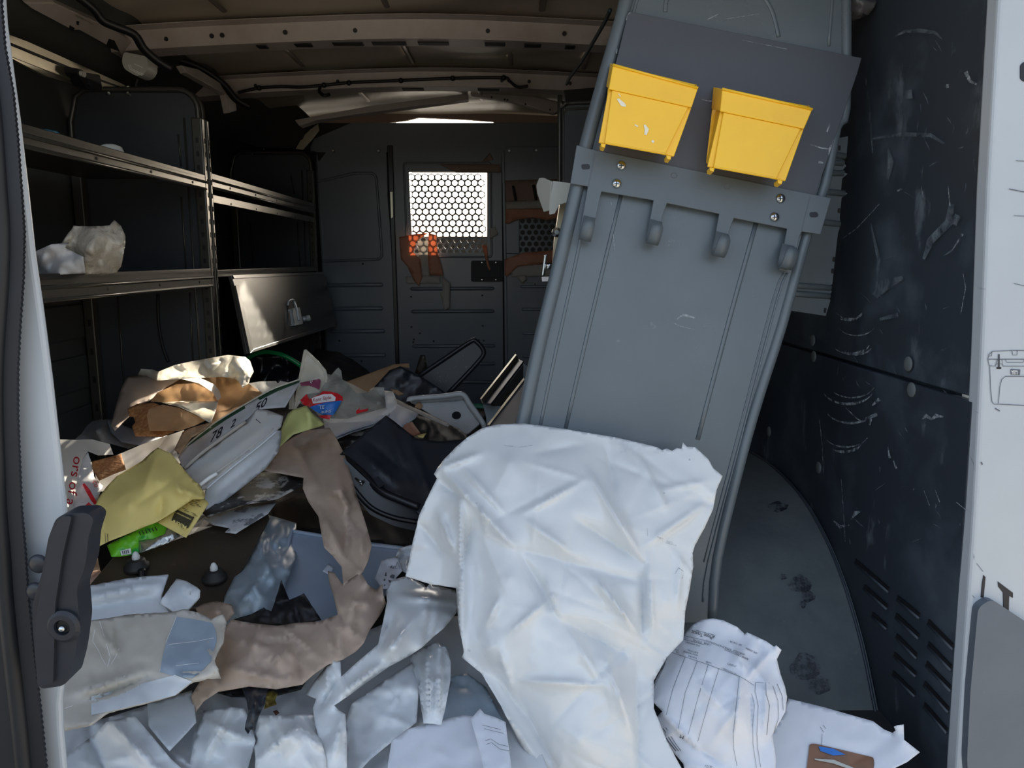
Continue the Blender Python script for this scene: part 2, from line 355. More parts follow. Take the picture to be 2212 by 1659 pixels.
M['orange'] = mat('orange_masking_film', rgb(206, 148, 118), .5, col2=rgb(184, 124, 96), vs=9, translucent=.35)
M['tape'] = mat('pale_masking_tape', rgb(190, 184, 176), .6, translucent=.3)
M['tapepink'] = mat('pink_masking_paper', rgb(150, 124, 112), .6, translucent=.2)
M['red'] = mat('red_print', rgb(204, 34, 44), .4)
M['blue'] = mat('blue_print', rgb(42, 112, 196), .4)
M['magenta'] = mat('plum_print', rgb(136, 66, 96), .4)
M['whiteprint'] = mat('white_print', rgb(240, 240, 240), .5)
M['news'] = mat('newsprint_photo', rgb(40, 38, 38), .5, col2=rgb(182, 178, 172), vs=26, vr=(.52, .62), stretch=None)
M['alu'] = mat('brushed_aluminium', rgb(205, 198, 176), .32, metal=.9, col2=rgb(180, 174, 156), vs=4)
M['harness'] = mat('loom_tape', rgb(14, 15, 19), .5)
M['lampw'] = mat('grey_white_plastic', rgb(176, 178, 172), .45)
M['leaf'] = mat('dry_leaf', rgb(132, 118, 48), .7, col2=rgb(96, 76, 36), vs=30)
M['trayw'] = mat('scratched_white_tray', rgb(190, 192, 194), .35, col2=rgb(160, 164, 168), vs=6, col3=rgb(50, 48, 46), s3=22, r3=(.68, .74))
M['greenbelt'] = mat('dull_green', rgb(52, 118, 92), .5)
M['photo'] = mat('photo_print', rgb(128, 92, 70), .4, col2=rgb(86, 70, 66), vs=14)
M['asphalt'] = mat('pale_ground', rgb(136, 130, 120), .9, col2=rgb(118, 113, 104), vs=2, bump=.3)
M['dash'] = mat('cab_trim', rgb(58, 54, 48), .6)
M['corr'] = mat('galvanised_grey_steel', rgb(98, 108, 114), .32, col2=rgb(84, 94, 100), vs=6, rvar=.08)
M['debris'] = mat('dark_debris', rgb(38, 40, 44), .6, col2=rgb(62, 58, 54), vs=14, bump=.5, bs=20)
M['cyan'] = mat('blue_plastic', rgb(40, 130, 170), .35)
ST = dict(kind='structure')
# ---------------------------------------------------------------- van shell
XL, XR, YB = -1.25, .68, 3.75
MB().box(-30, 30, -25, 40, -.72, -.68).build('ground', M['asphalt'], **ST)
MB().box(XL-.05, XR+.08, .98, YB+.1, -.06, 0).build('floor', mat('floor_liner', rgb(46, 48, 52), .6, col2=rgb(62, 62, 62), vs=5), **ST)
# left wall lining, right wall steel behind the liners
MB().box(XL-.05, XL, 1.0, YB+.1, 0, 1.6).build('wall_left', M['wallL'], **ST)
wr = MB().box(XR+.014, XR+.06, 1.12, YB+.1, 0, 1.6).build('wall_right', M['liner'], **ST)
# ceiling skin, gently crowned with shallow dents
rs = np.random.RandomState(3)
nx, ny = 60, 80; gv = []; gf = []
for j in range(ny+1):
    for i in range(nx+1):
        x = XL-.02+(XR-XL+.06)*i/nx; y = .98+(YB+.1-.98)*j/ny
        z = 1.505-.045*((x+.285)/.9)**2+.006*math.sin(y*9+math.sin(x*4))*math.sin(x*6.3+1)+.004*math.sin(y*23+x*7)
        gv.append((x, y, z))
for j in range(ny):
    for i in range(nx): a = j*(nx+1)+i; gf.append([a, a+nx+1, a+nx+2, a+1])
ceil = mk('ceiling', gv, gf, M['roof'], smooth=True, thick=.02, **ST)
def rib_tube(name, a, b, r, m, parent=None, flat=.4, **kw): return MB().tube([a, b], r, 8, flat).build(name, m, parent, smooth=True, **kw)
for (x, y0, y1) in [(-.78, 1.1, 2.25), (-.33, 1.1, 2.25), (.1, 1.1, 2.25), (.42, 1.1, 2.25), (-.72, 2.42, 2.86), (-.33, 2.42, 2.86), (.02, 2.42, 2.86), (.28, 2.42, 2.86), (-.6, 3.0, 3.5), (-.1, 3.0, 3.5)]:
    zz = 1.505-.045*((x+.285)/.9)**2-.014
    MB().tube([(x, y0, zz), (x+.012, y1, zz)], .009, 8, .5).build('roof_rib', M['roof'], ceil, smooth=True)
# roof bows: each a pressed channel with holes and slots
def bow(n, Y, w, zc, zs, holes, slots, x0=-1.12, x1=.66, h=.05):
    b = MB(); N = 26; P = []
    for i in range(N+1):
        x = x0+(x1-x0)*i/N; z = zc-(zc-zs)*((x-(x0+x1)/2)/((x1-x0)/2))**2; P.append((x, z))
    vs = []; prof = [(-w*.5-.03, .055), (-w*.5, .05), (-w*.36, .002), (w*.36, 0), (w*.5, .05), (w*.5+.03, .055)]
    for (x, z) in P:
        for (dy, dz) in prof: vs.append((x, Y+dy+.006*math.sin(x*7), z+dz))
    k = len(prof); fs = [[i*k+j, i*k+j+1, (i+1)*k+j+1, (i+1)*k+j] for i in range(N) for j in range(k-1)]
    o = mk('trim_%d' % n, vs, fs, M['beam'], smooth=False, thick=.002, **ST)
    zz = lambda x: zc-(zc-zs)*((x-(x0+x1)/2)/((x1-x0)/2))**2
    for x in holes: MB().lathe((x, Y-w*.43, zz(x)+.024), (0, -.95, -.25), [(.0065, 0), (.0065, .003)], 10).build('bow_hole', M['black'], o)
    for (x, l) in slots:
        MB().box(x-l/2, x+l/2, Y-.016, Y+.016, zz(x)-.003, zz(x)+.004).build('bow_slot', M['black'], o, bevel=.002)
    return o
b1 = bow(1, 2.36, .10, 1.425, 1.385, [-.96, -.83, -.80, -.62, -.42, -.33, -.31, -.22, -.04, .18, .4], [(-.58, .05), (-.45, .09), (-.33, .10), (-.20, .09), (-.02, .06), (.09, .05), (-.70, .03), (.2, .03)])
b2 = bow(2, 2.97, .10, 1.425, 1.385, [-.9, -.6, -.3, 0, .1, .25], [(-.33, .08), (-.05, .08), (.3, .06)])
b3 = bow(3, 1.55, .10, 1.44, 1.40, [-.6, 0, .4], [(-.3, .08)])
# front bow: two sloping arms over the bulkhead
q = plY(3.42)
slab('trim_4', [(640, 262), (800, 232), (1010, 205), (1012, 218), (905, 232), (800, 246), (690, 262), (650, 275)], q, -.03, .03, M['beam'], bevel=.004, **ST)
arm = slab('trim_5', [(1012, 192), (1060, 192), (1200, 222), (1212, 240), (1195, 250), (1100, 222), (1020, 212)], q, 0, .04, M['beam'], bevel=.005, **ST)
for a, b in [(1062, 210), (1090, 215), (1096, 216), (1135, 225), (1188, 237)]:
    MB().lathe(q.at(a, b, .041), (0, -1, 0), [(.004, 0), (.004, .002)], 8).build('bow_hole', M['black'], arm)
# cant rails (left and right), sloping cheek above the shelves
MB().prism([(XL, 1.0, 1.30), (XL, 1.0, 1.55), (-1.03, 1.0, 1.47), (-1.06, 1.0, 1.44)], (0, 2.7, 0)).build('trim_6', M['wallL'], **ST)
MB().prism([(XR+.02, 1.2, 1.34), (XR+.02, 1.2, 1.55), (.50, 1.2, 1.48), (.56, 1.2, 1.43)], (0, 2.5, 0)).build('trim_7', M['liner'], **ST)
# pale grey pressed rail along the left roof edge
rq = pl3((50, 0, 1.9), (280, 105, 2.35), (20, 60, 1.93))
rail = slab('trim_8', [(45, -2), (110, -2), (235, 55), (330, 118), (338, 140), (300, 150), (270, 128), (250, 105), (165, 58), (150, 58), (60, 10)], rq, -.01, .012, M['beam'], bevel=.003, **ST)
slab('rail_cutout', [(228, 76), (240, 80), (252, 104), (222, 92)], rq, .0122, .0135, M['black'], rail)
for (a, b) in [(160, 41)]: slab('rail_hole', [(a-3, b-4), (a+3, b-3), (a+2, b+5), (a-2, b+4)], rq, .0122, .0135, M['black'], rail)
slab('rail_notch', [(143, 46), (153, 52), (150, 60), (141, 55)], rq, .0122, .0135, M['black'], rail)
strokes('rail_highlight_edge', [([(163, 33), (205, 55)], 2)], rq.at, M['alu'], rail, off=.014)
# second, rear part of the roof rail past the first bow
slab('trim_9', [(385, 142), (420, 150), (500, 200), (505, 240), (488, 245), (480, 205), (395, 158)], pl3((385, 142, 2.45), (500, 200, 2.85), (400, 190, 2.47)), -.01, .012, M['beam'], bevel=.003, **ST)
# ---------------------------------------------------------------- aluminium rail on the left wall with its clamp
ar = pl3((20, 90, 1.75), (270, 183, 2.45), (20, 140, 1.75))
al = slab('wall_rail', [(12, 72), (60, 90), (262, 180), (272, 186), (272, 193), (200, 193), (100, 165), (40, 134), (12, 118)], ar, -.012, .0, M['alu'], label='pale aluminium rail on the dark upper left wall', cat='rail')
slab('rail_groove', [(12, 88), (200, 165), (268, 190), (262, 191), (195, 169), (12, 94)], ar, 0, .002, M['black'], al)
slab('rail_edge', [(12, 112), (160, 172), (160, 176), (12, 118)], ar, 0, .004, M['alu'], al)
cl = slab('rail_clamp', rpoly([(137, 143), (150, 147), (158, 153), (190, 158), (196, 190), (180, 194), (160, 186), (140, 158)], 4), ar, .0, .03, M['black'], bevel=.004, label='black strap clamp on the pale aluminium rail', cat='clamp')
slab('clamp_loop', rpoly([(162, 166), (172, 170), (170, 184), (161, 181)], 3), ar, .03, .036, M['seal'], cl, bevel=.002)
slab('clamp_pin', rpoly([(143, 148), (155, 152), (153, 164), (143, 160)], 5), ar, .03, .036, M['lampw'], cl, bevel=.002)
# ---------------------------------------------------------------- bulkhead (front partition)
q = plY(YB)
bk = slab('wall_front', [(470, 262), (660, 262), (700, 262), (760, 266), (1180, 266), (1400, 268), (1420, 930), (560, 930), (560, 262)], q, -.03, -.012, M['bulkdark'], **ST)
# its window cut-outs are left free: rebuild the backing from strips round the two screens
bpy.data.objects.remove(bk)
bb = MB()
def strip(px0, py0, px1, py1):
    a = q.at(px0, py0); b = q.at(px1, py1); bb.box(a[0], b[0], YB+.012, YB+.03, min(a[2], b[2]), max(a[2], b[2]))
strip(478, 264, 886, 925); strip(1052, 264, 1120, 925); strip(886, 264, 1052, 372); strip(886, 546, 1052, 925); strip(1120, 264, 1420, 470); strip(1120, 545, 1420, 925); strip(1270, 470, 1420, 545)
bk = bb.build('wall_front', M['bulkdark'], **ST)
def bslab(name, pts, h0, h1, m=None, parent=None, r=0, bevel=.003, **kw):
    return slab(name, rpoly(pts, r) if r else pts, q, h0, h1, m or M['bulk'], parent or bk, bevel=bevel, **kw)
def brib(x0, y0, x1, y1, w=5, h=.010, parent=None):
    a, b = q.at(x0, y0, .018), q.at(x1, y1, .018); r = w/437.
    pts = [a, a+(b-a)*.01, b-(b-a)*.01, b]
    MB().tube([a+(b-a)*t for t in (0, .012, .03, .5, .97, .988, 1)], [r*.3, r*.8, r, r, r, r*.8, r*.3], 8, 1).build('pressed_rib', M['bulk'], parent, smooth=True)
bslab('header_panel', [(672, 318), (680, 300), (760, 266), (1210, 266), (1330, 300), (1330, 330), (672, 330)], -.008, .012)
lp = bslab('left_partition_panel', [(686, 330), (690, 352), (712, 322), (722, 315), (824, 315), (836, 330), (838, 420), (848, 560), (864, 930), (640, 930), (640, 400), (684, 352)], 0, .02, r=6)
# raised window-shaped embossing
def emboss(pts, r, w, parent, h=.005, surf=None):
    P = rpoly(pts, r); P = dens(P, 10, True); P.append(P[0]); v = [q.at(a, b, h*1.5+.018) for a, b in P]
    MB().tube(v, w, 6, .8, caps=False).build('embossed_outline', M['bulk'], parent, smooth=True)
emboss([(640, 392), (690, 392), (765, 374), (812, 374), (826, 560), (640, 566)], 14, .006, lp)
for (y, x0, x1) in [(616, 704, 828), (667, 712, 828), (716, 714, 832), (768, 716, 834)]: brib(x0, y, x1, y-1, 5, parent=lp)
for (a, b) in [(784, 570), (720, 324), (818, 324), (733, 736), (700, 780), (722, 780), (736, 781), (781, 780)]:
    MB().lathe(q.at(a, b, .020), (0, -1, 0), [(.005, 0), (.005, .003)], 8).build('rivet_hole', M['black'], lp)
for (a, b) in [(720, 326), (818, 326)]: MB().lathe(q.at(a, b, .022), (0, -1, 0), [(.009, 0), (.006, .006)], 10).build('bolt', M['chrome'], lp)
# sliding door leaf between the two side panels
dr = slab('door_1', [(850, 322), (1076, 310), (1084, 316), (1088, 930), (868, 930), (858, 560)], q, -.004, -.002, M['bulk'], **ST) if False else None
db = MB()
def dstrip(pts): 
    P = q.at([a for a, b in pts], [b for a, b in pts]); db.prism(list(P+q.n*.002), q.n*.014)
dstrip([(850, 318), (1083, 318), (1083, 372), (850, 372)]); dstrip([(850, 372), (884, 372), (892, 546), (857, 546)]); dstrip([(1052, 372), (1083, 372), (1085, 546), (1052, 546)]); dstrip([(857, 546), (1085, 546), (1088, 930), (868, 930)])
dr = db.build('door_1', M['bulk'], **ST)
P = rpoly([(872, 352), (1060, 352), (1062, 555), (880, 555)], 6); P = dens(P, 12, True)+[P[0]]
MB().tube([q.at(a, b, .017) for a, b in P], .005, 6, .8, caps=False).build('window_surround', M['bulk'], dr, smooth=True)
for (y, x0, x1) in [(624, 886, 1068), (673, 888, 1068), (748, 890, 1070), (786, 1000, 1070), (826, 900, 1068)]: brib(x0, y, x1, y-1, 4, parent=dr)
for (a, b) in [(888, 641), (1042, 638), (889, 706), (1043, 704), (907, 720), (893, 739), (937, 737), (1034, 735), (1045, 736), (894, 733)]:
    MB().lathe(q.at(a, b, .016), (0, -1, 0), [(.005, 0), (.005, .003)], 8).build('rivet_hole', M['black'], dr)
hd = slab('door_handle', rpoly([(1018, 563), (1086, 563), (1086, 608), (1018, 608)], 5), q, .016, .035, M['black'], dr, bevel=.004)
slab('handle_grip', rpoly([(1026, 572), (1080, 572), (1080, 600), (1026, 600)], 5), q, .035, .042, M['black'], hd, bevel=.003)
for (a, b) in [(1041, 567), (1071, 567), (1041, 604), (1071, 604)]: MB().lathe(q.at(a, b, .036), (0, -1, 0), [(.004, 0), (.003, .003)], 8).build('screw', M['chrome'], hd)
# perforated screens: cells of hexagon minus hole
def screen(name, cx0, cy0, dx, dy, rows, r, parent, m, skew=0):
    b = MB(); dz = .012
    for j, n in enumerate(rows):
        n0, n1 = n
        for i in range(n0, n1):
            x = cx0+(i+(.5 if j % 2 else 0))*dx+skew*j; y = cy0+j*dy
            c = q.at(x, y, .004); R = dx/437./math.sqrt(3)*1.0; rr = r/437.
            ho = []; hi = []
            for k in range(12):
                w = math.pi/6*k+math.pi/6*0; L = R if k % 2 == 1 else R*math.cos(math.pi/6)
                ho.append(c+np.array([math.cos(w)*L, 0, math.sin(w)*L])); hi.append(c+np.array([math.cos(w)*rr, 0, math.sin(w)*rr]))
            b.add(ho+hi, [[k, (k+1) % 12, 12+(k+1) % 12, 12+k] for k in range(12)])
    return b.build(name, m, parent, thick=.0025)
screen('perforated_screen', 889, 383, 14.3, 12.4, [(0, 11)]*14, 5.6, dr, M['bulk'], .35)
screen('perforated_screen', 1121, 465, 14.3, 12.4, [(0, 12)]*8, 5.2, bk, M['bulk'], .3)
# right partition panel
rb = MB()
def rstrip(pts):
    P = q.at([a for a, b in pts], [b for a, b in pts]); rb.prism(list(P+q.n*.002), q.n*.02)
rstrip([(1087, 328), (1096, 318), (1330, 318), (1330, 460), (1087, 460)]); rstrip([(1087, 460), (1122, 460), (1122, 548), (1088, 548)]); rstrip([(1088, 548), (1330, 548), (1330, 930), (1094, 930)]); rstrip([(1272, 460), (1330, 460), (1330, 548), (1272, 548)])
rp = rb.build('right_partition_panel', M['bulk'], bk, bevel=.003)
for (y, x0, x1) in [(619, 1123, 1250), (668, 1126, 1250), (720, 1128, 1250), (770, 1128, 1250)]: brib(x0, y, x1, y, 4, parent=rp)
for (a, b) in [(1100, 326), (1158, 325)]: MB().lathe(q.at(a, b, .024), (0, -1, 0), [(.009, 0), (.006, .006)], 10).build('bolt', M['chrome'], rp)
for (a, b) in [(1156, 614), (1112, 775)]: MB().lathe(q.at(a, b, .023), (0, -1, 0), [(.004, 0), (.004, .003)], 8).build('rivet_hole', M['black'], rp)
bslab('door_track', [(838, 316), (850, 316), (857, 560), (869, 930), (861, 930), (848, 560)], .02, .03, M['blackgloss'])
bslab('door_track', [(1083, 330), (1090, 326), (1094, 560), (1099, 930), (1092, 930), (1088, 560)], .02, .032, M['bulk'])
slab('track_strip', [(845, 416), (850, 416), (851, 470), (847, 472)], q, .03, .034, M['alu'], bk)
bslab('left_edge_post', [(664, 330), (686, 330), (700, 560), (716, 930), (690, 930), (676, 560)], .012, .05, M['blackgloss'], r=2)
# masking tape and film left on the partition
def tapepc(name, pts, m, h, label, cat='masking tape', cr=(.004, 22), **kw):
    return sheet(name, [(a, b, h) for a, b in pts], m, pl=q, crumple=cr, step=7, thick=.0006, label=label, cat=cat, **kw)[0]
tapepc('masking_paper', [(948, 355), (1080, 355), (1082, 372), (985, 372)], M['tapepink'], .035, 'pinkish strip of masking paper above the perforated window', cr=(.001, 30))
tapepc('masking_paper', [(1040, 350), (1058, 330), (1066, 345)], M['tapepink'], .03, 'small torn triangle of tan masking paper above the perforated window', cr=(.001, 30))
tapepc('masking_film', [(862, 512), (900, 505), (925, 503), (900, 520), (893, 545), (908, 560), (912, 600), (905, 618), (893, 605), (880, 575), (866, 560)], M['orange'], .05, 'crumpled orange film hanging at the lower left of the perforated window', 'film')
tapepc('masking_film', [(926, 503), (942, 508), (945, 545), (955, 580), (958, 596), (928, 594), (924, 550)], M['orange'], .045, 'orange film strip hanging below the perforated window beside white tape', 'film')
tapepc('masking_tape', [(902, 520), (926, 520), (928, 598), (908, 600)], M['tape'], .04, 'whitish tape strip hanging between two orange film pieces', cr=(.002, 25))
tapepc('masking_tape', [(876, 598), (950, 597), (950, 612), (878, 612)], M['tape'], .042, 'pale horizontal tape strip under the orange film', cr=(.0015, 25))
tapepc('masking_film', [(954, 597), (972, 612), (971, 665), (960, 670), (952, 640), (950, 632), (956, 628)], M['tape'], .05, 'long dangling tail of pale tape below the orange film', 'film')
tapepc('masking_tape', [(1057, 495), (1070, 489), (1076, 506), (1058, 516)], M['tape'], .035, 'small torn white tape square right of the perforated window', cr=(.001, 30))
tapepc('masking_film', [(1041, 530), (1052, 530), (1054, 560), (1060, 580), (1058, 586), (1052, 575), (1046, 548)], M['orange'], .045, 'thin orange film strip dangling over the black door handle', 'film')
tapepc('masking_paper', [(1092, 390), (1250, 385), (1250, 437), (1092, 437)], M['tapepink'], .035, 'glossy pinkish masking paper above the dark perforated screen', cr=(.004, 40))
tapepc('masking_tape', [(1092, 436), (1250, 430), (1250, 448), (1092, 453)], M['tape'], .04, 'pale tape strip across the right partition panel above the screen', cr=(.001, 30))
tapepc('masking_film', [(1092, 452), (1250, 448), (1250, 465), (1180, 475), (1150, 470), (1115, 475), (1100, 483), (1092, 482)], M['orange'], .045, 'orange film strip over the top of the dark perforated screen', 'film')
tapepc('masking_film', [(1090, 560), (1130, 546), (1200, 540), (1260, 540), (1260, 570), (1190, 568), (1120, 575), (1095, 598), (1090, 594)], M['orange'], .045, 'orange film draped under the dark perforated screen', 'film')
tapepc('masking_tape', [(1104, 580), (1135, 572), (1250, 568), (1250, 595), (1105, 598)], M['tape'], .04, 'wide pale tape under the dark perforated screen', cr=(.001, 30))
tapepc('masking_tape', [(1114, 596), (1132, 594), (1139, 603), (1128, 613)], M['tape'], .042, 'loose diagonal scrap of white tape below the wide pale tape', cr=(.001, 30))
for (a, b) in [(1108, 402), (1152, 400)]:
    wire('screen_clip', [(a, b, .05), (a+2, b+10, .055), (a+6, b+32, .05)], q, .006, M['black'], bk)
aq = plY(YB+.07)
slab('trim_14', [(470, 150), (1500, 150), (1500, 268), (1072, 268), (1065, 263), (1000, 258), (905, 254), (880, 260), (822, 268), (640, 268), (560, 330), (470, 330)], aq, -.02, 0, mat('brown_arch_paint', rgb(112, 92, 80), .5), **ST)
# cab beyond the partition: roof, dash and dark seat so that light comes in through the windows only
MB().box(XL, XR+.05, YB+.1, 4.45, 1.62, 1.66).build('trim_10', M['lampw'], **ST)
MB().box(XL, XR+.05, 4.5, 5.6, -.68, .93).build('dashboard', M['dash'], label='dark dashboard seen low through the perforated window', cat='dashboard')
st = thing('seat', (.3, 4.1, -.68), 'black seat filling the view behind the right perforated screen', 'seat')
MB().box(.035, .62, 4.02, 4.14, .2, 1.42).build('backrest', M['black'], st, bevel=.03)
MB().box(.035, .62, 4.14, 4.47, -.68, .35).build('cushion', M['black'], st, bevel=.03)
# dark duct and bright pillar gap at the front left corner
sl1 = slab('trim_11', rpoly([(500, 232), (560, 215), (640, 225), (676, 258), (668, 300), (640, 325), (560, 322), (505, 300)], 14), plY(3.62), 0, .06, M['black'], bevel=.012, **ST)
slab('pillar_flange', [(640, 322), (655, 296), (672, 280), (688, 268), (690, 282), (672, 305), (655, 324)], plY(3.55), 0, .01, M['alu'], sl1)
slab('pillar_hole', rpoly([(646, 305), (650, 288), (660, 278), (662, 286), (655, 302)], 3), plY(3.55), .01, .012, M['black'], sl1)
# ---------------------------------------------------------------- shelving along the left wall
XF, XBk = -.86, -1.235
def end_poly(y, top=1.277, r=.055):
    P = [(XBk, y, 0), (XBk, y, top-.09), (XBk+.02, y, top-.02), (XBk+.05, y, top)]
    for k in range(7): w = math.pi/2*(1-k/6); P.append((XF-.01-r+r*math.cos(w), y, top-r+r*math.sin(w)))
    return P+[(XF-.01, y, 0)]
def shelf_unit(y0, y1, label):
    t = thing('shelving_unit', ((XF+XBk)/2, (y0+y1)/2, 0), label, 'shelving', 'shelving units along the left wall')
    for (y, nm) in [(y0+.004, 'end_panel'), (y1-.016, 'end_panel')]:
        e = MB().prism(end_poly(y), (0, .006, 0)).build(nm, M['shelfdark'], t)
        pp = [np.array(q)-(0, .004, 0) for q in end_poly(y)[:-1]]+[np.array((XF-.01, y-.004, 0))]
        MB().tube(pp, .008, 6, 1, caps=False).build('rolled_edge', M['shelf'], e, smooth=True)
        post = MB().box(XF-.030, XF+.001, y-(.012 if y > (y0+y1)/2 else .004), y+.012, .0, 1.20).build('post', M['shelf'], t, bevel=.004)
        sb = MB()
        for k in range(26): z = .18+k*.038; yy = y-(.013 if y > (y0+y1)/2 else .005); sb.box(XF-.019, XF-.011, yy-.0005, yy+.002, z, z+.014); sb.box(XF, XF+.0022, y+.003, y+.008, z, z+.014)
        sb.build('post_slots', M['black'], post, kind='stuff')
        for xx in (-.912,): MB().tube([(xx, y-.003, .1), (xx, y-.003, 1.2)], .0028, 6).build('pressed_line', M['shelf'], e, smooth=True)
        d_ = .036 if y < (y0+y1)/2 else 0
        MB().box(XBk+.0, XBk+.03, y-.03+d_, y-.004+d_, .0, 1.1).build('rear_post', M['shelf'], e, bevel=.004)
        for k in range(8): MB().box(XBk+.012, XBk+.02, y-.032+d_, y-.029+d_, .18+k*.085, .2+k*.085).build('post_slot', M['black'], e)
    return t
def shelf(t, y0, y1, zt, h, depth=.34, holes=5, deck=True, groove=True):
    s = MB()
    if deck: s.box(XF-depth, XF, y0, y1, zt-.012, zt-.008)
    s.box(XF-.004, XF, y0, y1, zt-h, zt); s.box(XF-.012, XF, y0, y1, zt-.003, zt)
    o = s.build('shelf', M['shelf'], t, bevel=.0015)
    if groove:
        MB().tube([(XF+.001, y0, zt-h*.52), (XF+.001, y1, zt-h*.52)], .0035, 6).build('lip_bead', M['shelf'], o, smooth=True)
        MB().box(XF, XF+.0012, y0, y1, zt-h*.44, zt-h*.40).build('lip_groove', M['black'], o)
        MB().tube([(XF-.002, y0, zt-h), (XF-.002, y1, zt-h)], .0045, 6).build('rolled_lip', M['shelf'], o, smooth=True)
    for k in range(holes):
        y = y0+(k+.6)*(y1-y0)/holes; MB().lathe((XF+.0005, y, zt-h*.74), (1, 0, 0), [(.0035, 0), (.0035, .001)], 8).build('bolt_hole', M['black'], o)
    return o
u1 = shelf_unit(1.0, 2.302, 'near dark grey shelving unit on the left with crumpled bubble wrap on its lower shelf')
shelf(u1, 1.02, 2.285, 1.041, .040); shelf(u1, 1.02, 2.285, .773, .050)
u2 = shelf_unit(2.314, 3.60, 'far dark grey shelving unit on the left with a flap door hanging from it')
shelf(u2, 2.33, 3.58, 1.052, .042); shelf(u2, 2.33, 3.58, .990, .024, deck=False, groove=False); s2 = shelf(u2, 2.33, 3.58, .768, .022, groove=False, holes=0)
e2 = plY(2.29)
for pth in [[(385, 290), (391, 360)], [(180, 425, 0), (186, 578)], [(392, 425), (402, 582)], [(254, 640), (272, 880)], [(410, 632), (417, 780)]]:
    wire('pressed_line', [(a[0], a[1], .004) for a in pth], e2, .0028, M['shelf'], u1, k=0)
wire('hanging_cable', [(341, 636, .01), (343, 700, .012), (352, 750, .012), (364, 782, .01)], e2, .004, M['black'], label='black cable hanging below the lower shelf of the near unit', cat='cable')
e3 = plY(3.58)
for pth in [[(505, 480), (512, 575)], [(541, 480), (547, 575)], [(642, 480), (648, 575)], [(628, 380), (636, 420)]]:
    wire('pressed_line', [(a[0], a[1], .004) for a in pth], e3, .0028, M['shelf'], u2, k=0)
for (a, b) in [(237, 203), (278, 203), (279, 190)]: MB().lathe(e2.at(a, b, .006), (0, -1, 0), [(.007, 0), (.005, .006)], 8).build('bolt', M['chrome'], u1)
for (a, b) in [(571, 323), (545, 333)]: MB().lathe(e3.at(a, b, .006), (0, -1, 0), [(.007, 0), (.005, .006)], 8).build('bolt', M['chrome'], u2)
# lighter ribs of the wall lining below the shelf
for z in (.62, .47, .32): MB().box(XL, XL+.01, 1.0, 2.27, z-.05, z+.05).build('wall_rib', M['wallL'], bpy.data.objects['wall_left'], bevel=.008)
# hanging flap door with its latch
fp = Pl(aX(492, 597, -.855), np.cross(aX(692, 590, -.855)-aX(492, 597, -.855), aY(525, 765, 2.33)-aX(492, 597, -.855)))
fd = thing('flap_door', fp.at(600, 740), 'glossy dark metal flap door hanging below the far shelf with a chrome latch', 'flap door')
D = [(492, 597), (692, 589), (698, 600), (721, 700), (715, 708), (527, 766), (498, 618)]
slab('door_panel', D, fp, 0, .012, mat('flap_door_paint', rgb(62, 61, 56), .33, metal=.35, col3=rgb(96, 93, 82), s3=30, r3=(.7, .8)), fd, bevel=.002)
slab('hinge_strip', [(492, 597), (692, 589), (693, 594), (496, 604)], fp, .012, .016, M['shelf'], fd)
slab('folded_edge', [(496, 620), (503, 620), (534, 758), (527, 766)], fp, .012, .02, M['shelf'], fd, bevel=.001)
slab('folded_edge', [(536, 757), (713, 700), (719, 706), (528, 766)], fp, .012, .018, M['shelf'], fd, bevel=.001)
lt = thing('latch', fp.at(632, 680, .01), None, None, parent=fd)
slab('latch_plate', rpoly([(615, 670), (634, 667), (641, 703), (621, 707)], 2), fp, .012, .026, M['zinc'], lt, bevel=.002)
wire('latch_bail', [(622, 660, .03), (624, 650, .035), (635, 648, .035), (641, 664, .03), (645, 684, .025)], fp, .003, M['zinc'], lt)
wire('latch_arm', [(634, 650, .03), (641, 670, .04), (646, 692, .04)], fp, .0045, M['zinc'], lt)
MB().lathe(fp.at(654, 690, .014), fp.n, [(.012, 0), (.012, .008), (.008, .012), (.013, .02), (.011, .03)], 14).build('latch_knob', M['zinc'], lt, smooth=True)
strokes('latch_fluting', [([(624, 672), (628, 703)], 3)], lambda x, y, o: fp.at(x, y, .0262+o), M['black'], lt)
# things on the shelves
dk = Pl((0, 1.5, .775), (0, 0, 1))
wq = Pl((-1.0, 1.6, .8), (.35, -1, 0))
sheet('bubble_wrap', [(118, 590, 0), (130, 530, .06), (160, 488, .05), (200, 490, .08), (236, 488, .06), (246, 476, .03), (262, 490, .03), (271, 512, .05), (268, 540, .06), (262, 575, .03), (250, 590, 0), (180, 592, .05)], M['bubble'], pl=wq, crumple=(.022, 26), step=6, ctrl=[(200, 545, .12)], thick=.003, label='crumpled clear bubble wrap on the lower shelf of the near unit', cat='bubble wrap')
sheet('crumpled_paper', [(70, 592, 0), (72, 545, .03), (110, 528, .06), (150, 524, .05), (140, 535, .08), (180, 555, .10), (184, 590, .06), (120, 594, .06)], M['paperdirty'], pl=wq, crumple=(.02, 32), step=6, h=.06, ctrl=[(120, 560, .06)], label='crumpled greyish paper on the lower shelf beside the bubble wrap', cat='paper')
MB().box(-1.13, -1.02, 1.48, 1.56, 1.032, 1.07).build('blue_box_lid', M['cyan'], bevel=.006, label='small blue plastic lid on the upper left shelf', cat='lid') if False else None
sheet('blue_bag', [(88, 284, 0), (94, 279, 0), (122, 283, 0), (127, 288, 0), (126, 298, 0), (90, 296, 0)], M['cyan'], pl=plX(-.95), crumple=(.004, 14), step=4, label='small blue plastic scrap peeking over the upper shelf lip', cat='plastic scrap', thick=.003)
MB().lathe(aX(240, 330, -.93), (0, 0, 1), [(.028, -.03), (.028, .004), (.024, .014), (.012, .019), (.001, .02)], 16).build('white_roll', M['whiteplug'], smooth=True, label='white round roll peeking over the upper shelf lip', cat='roll')
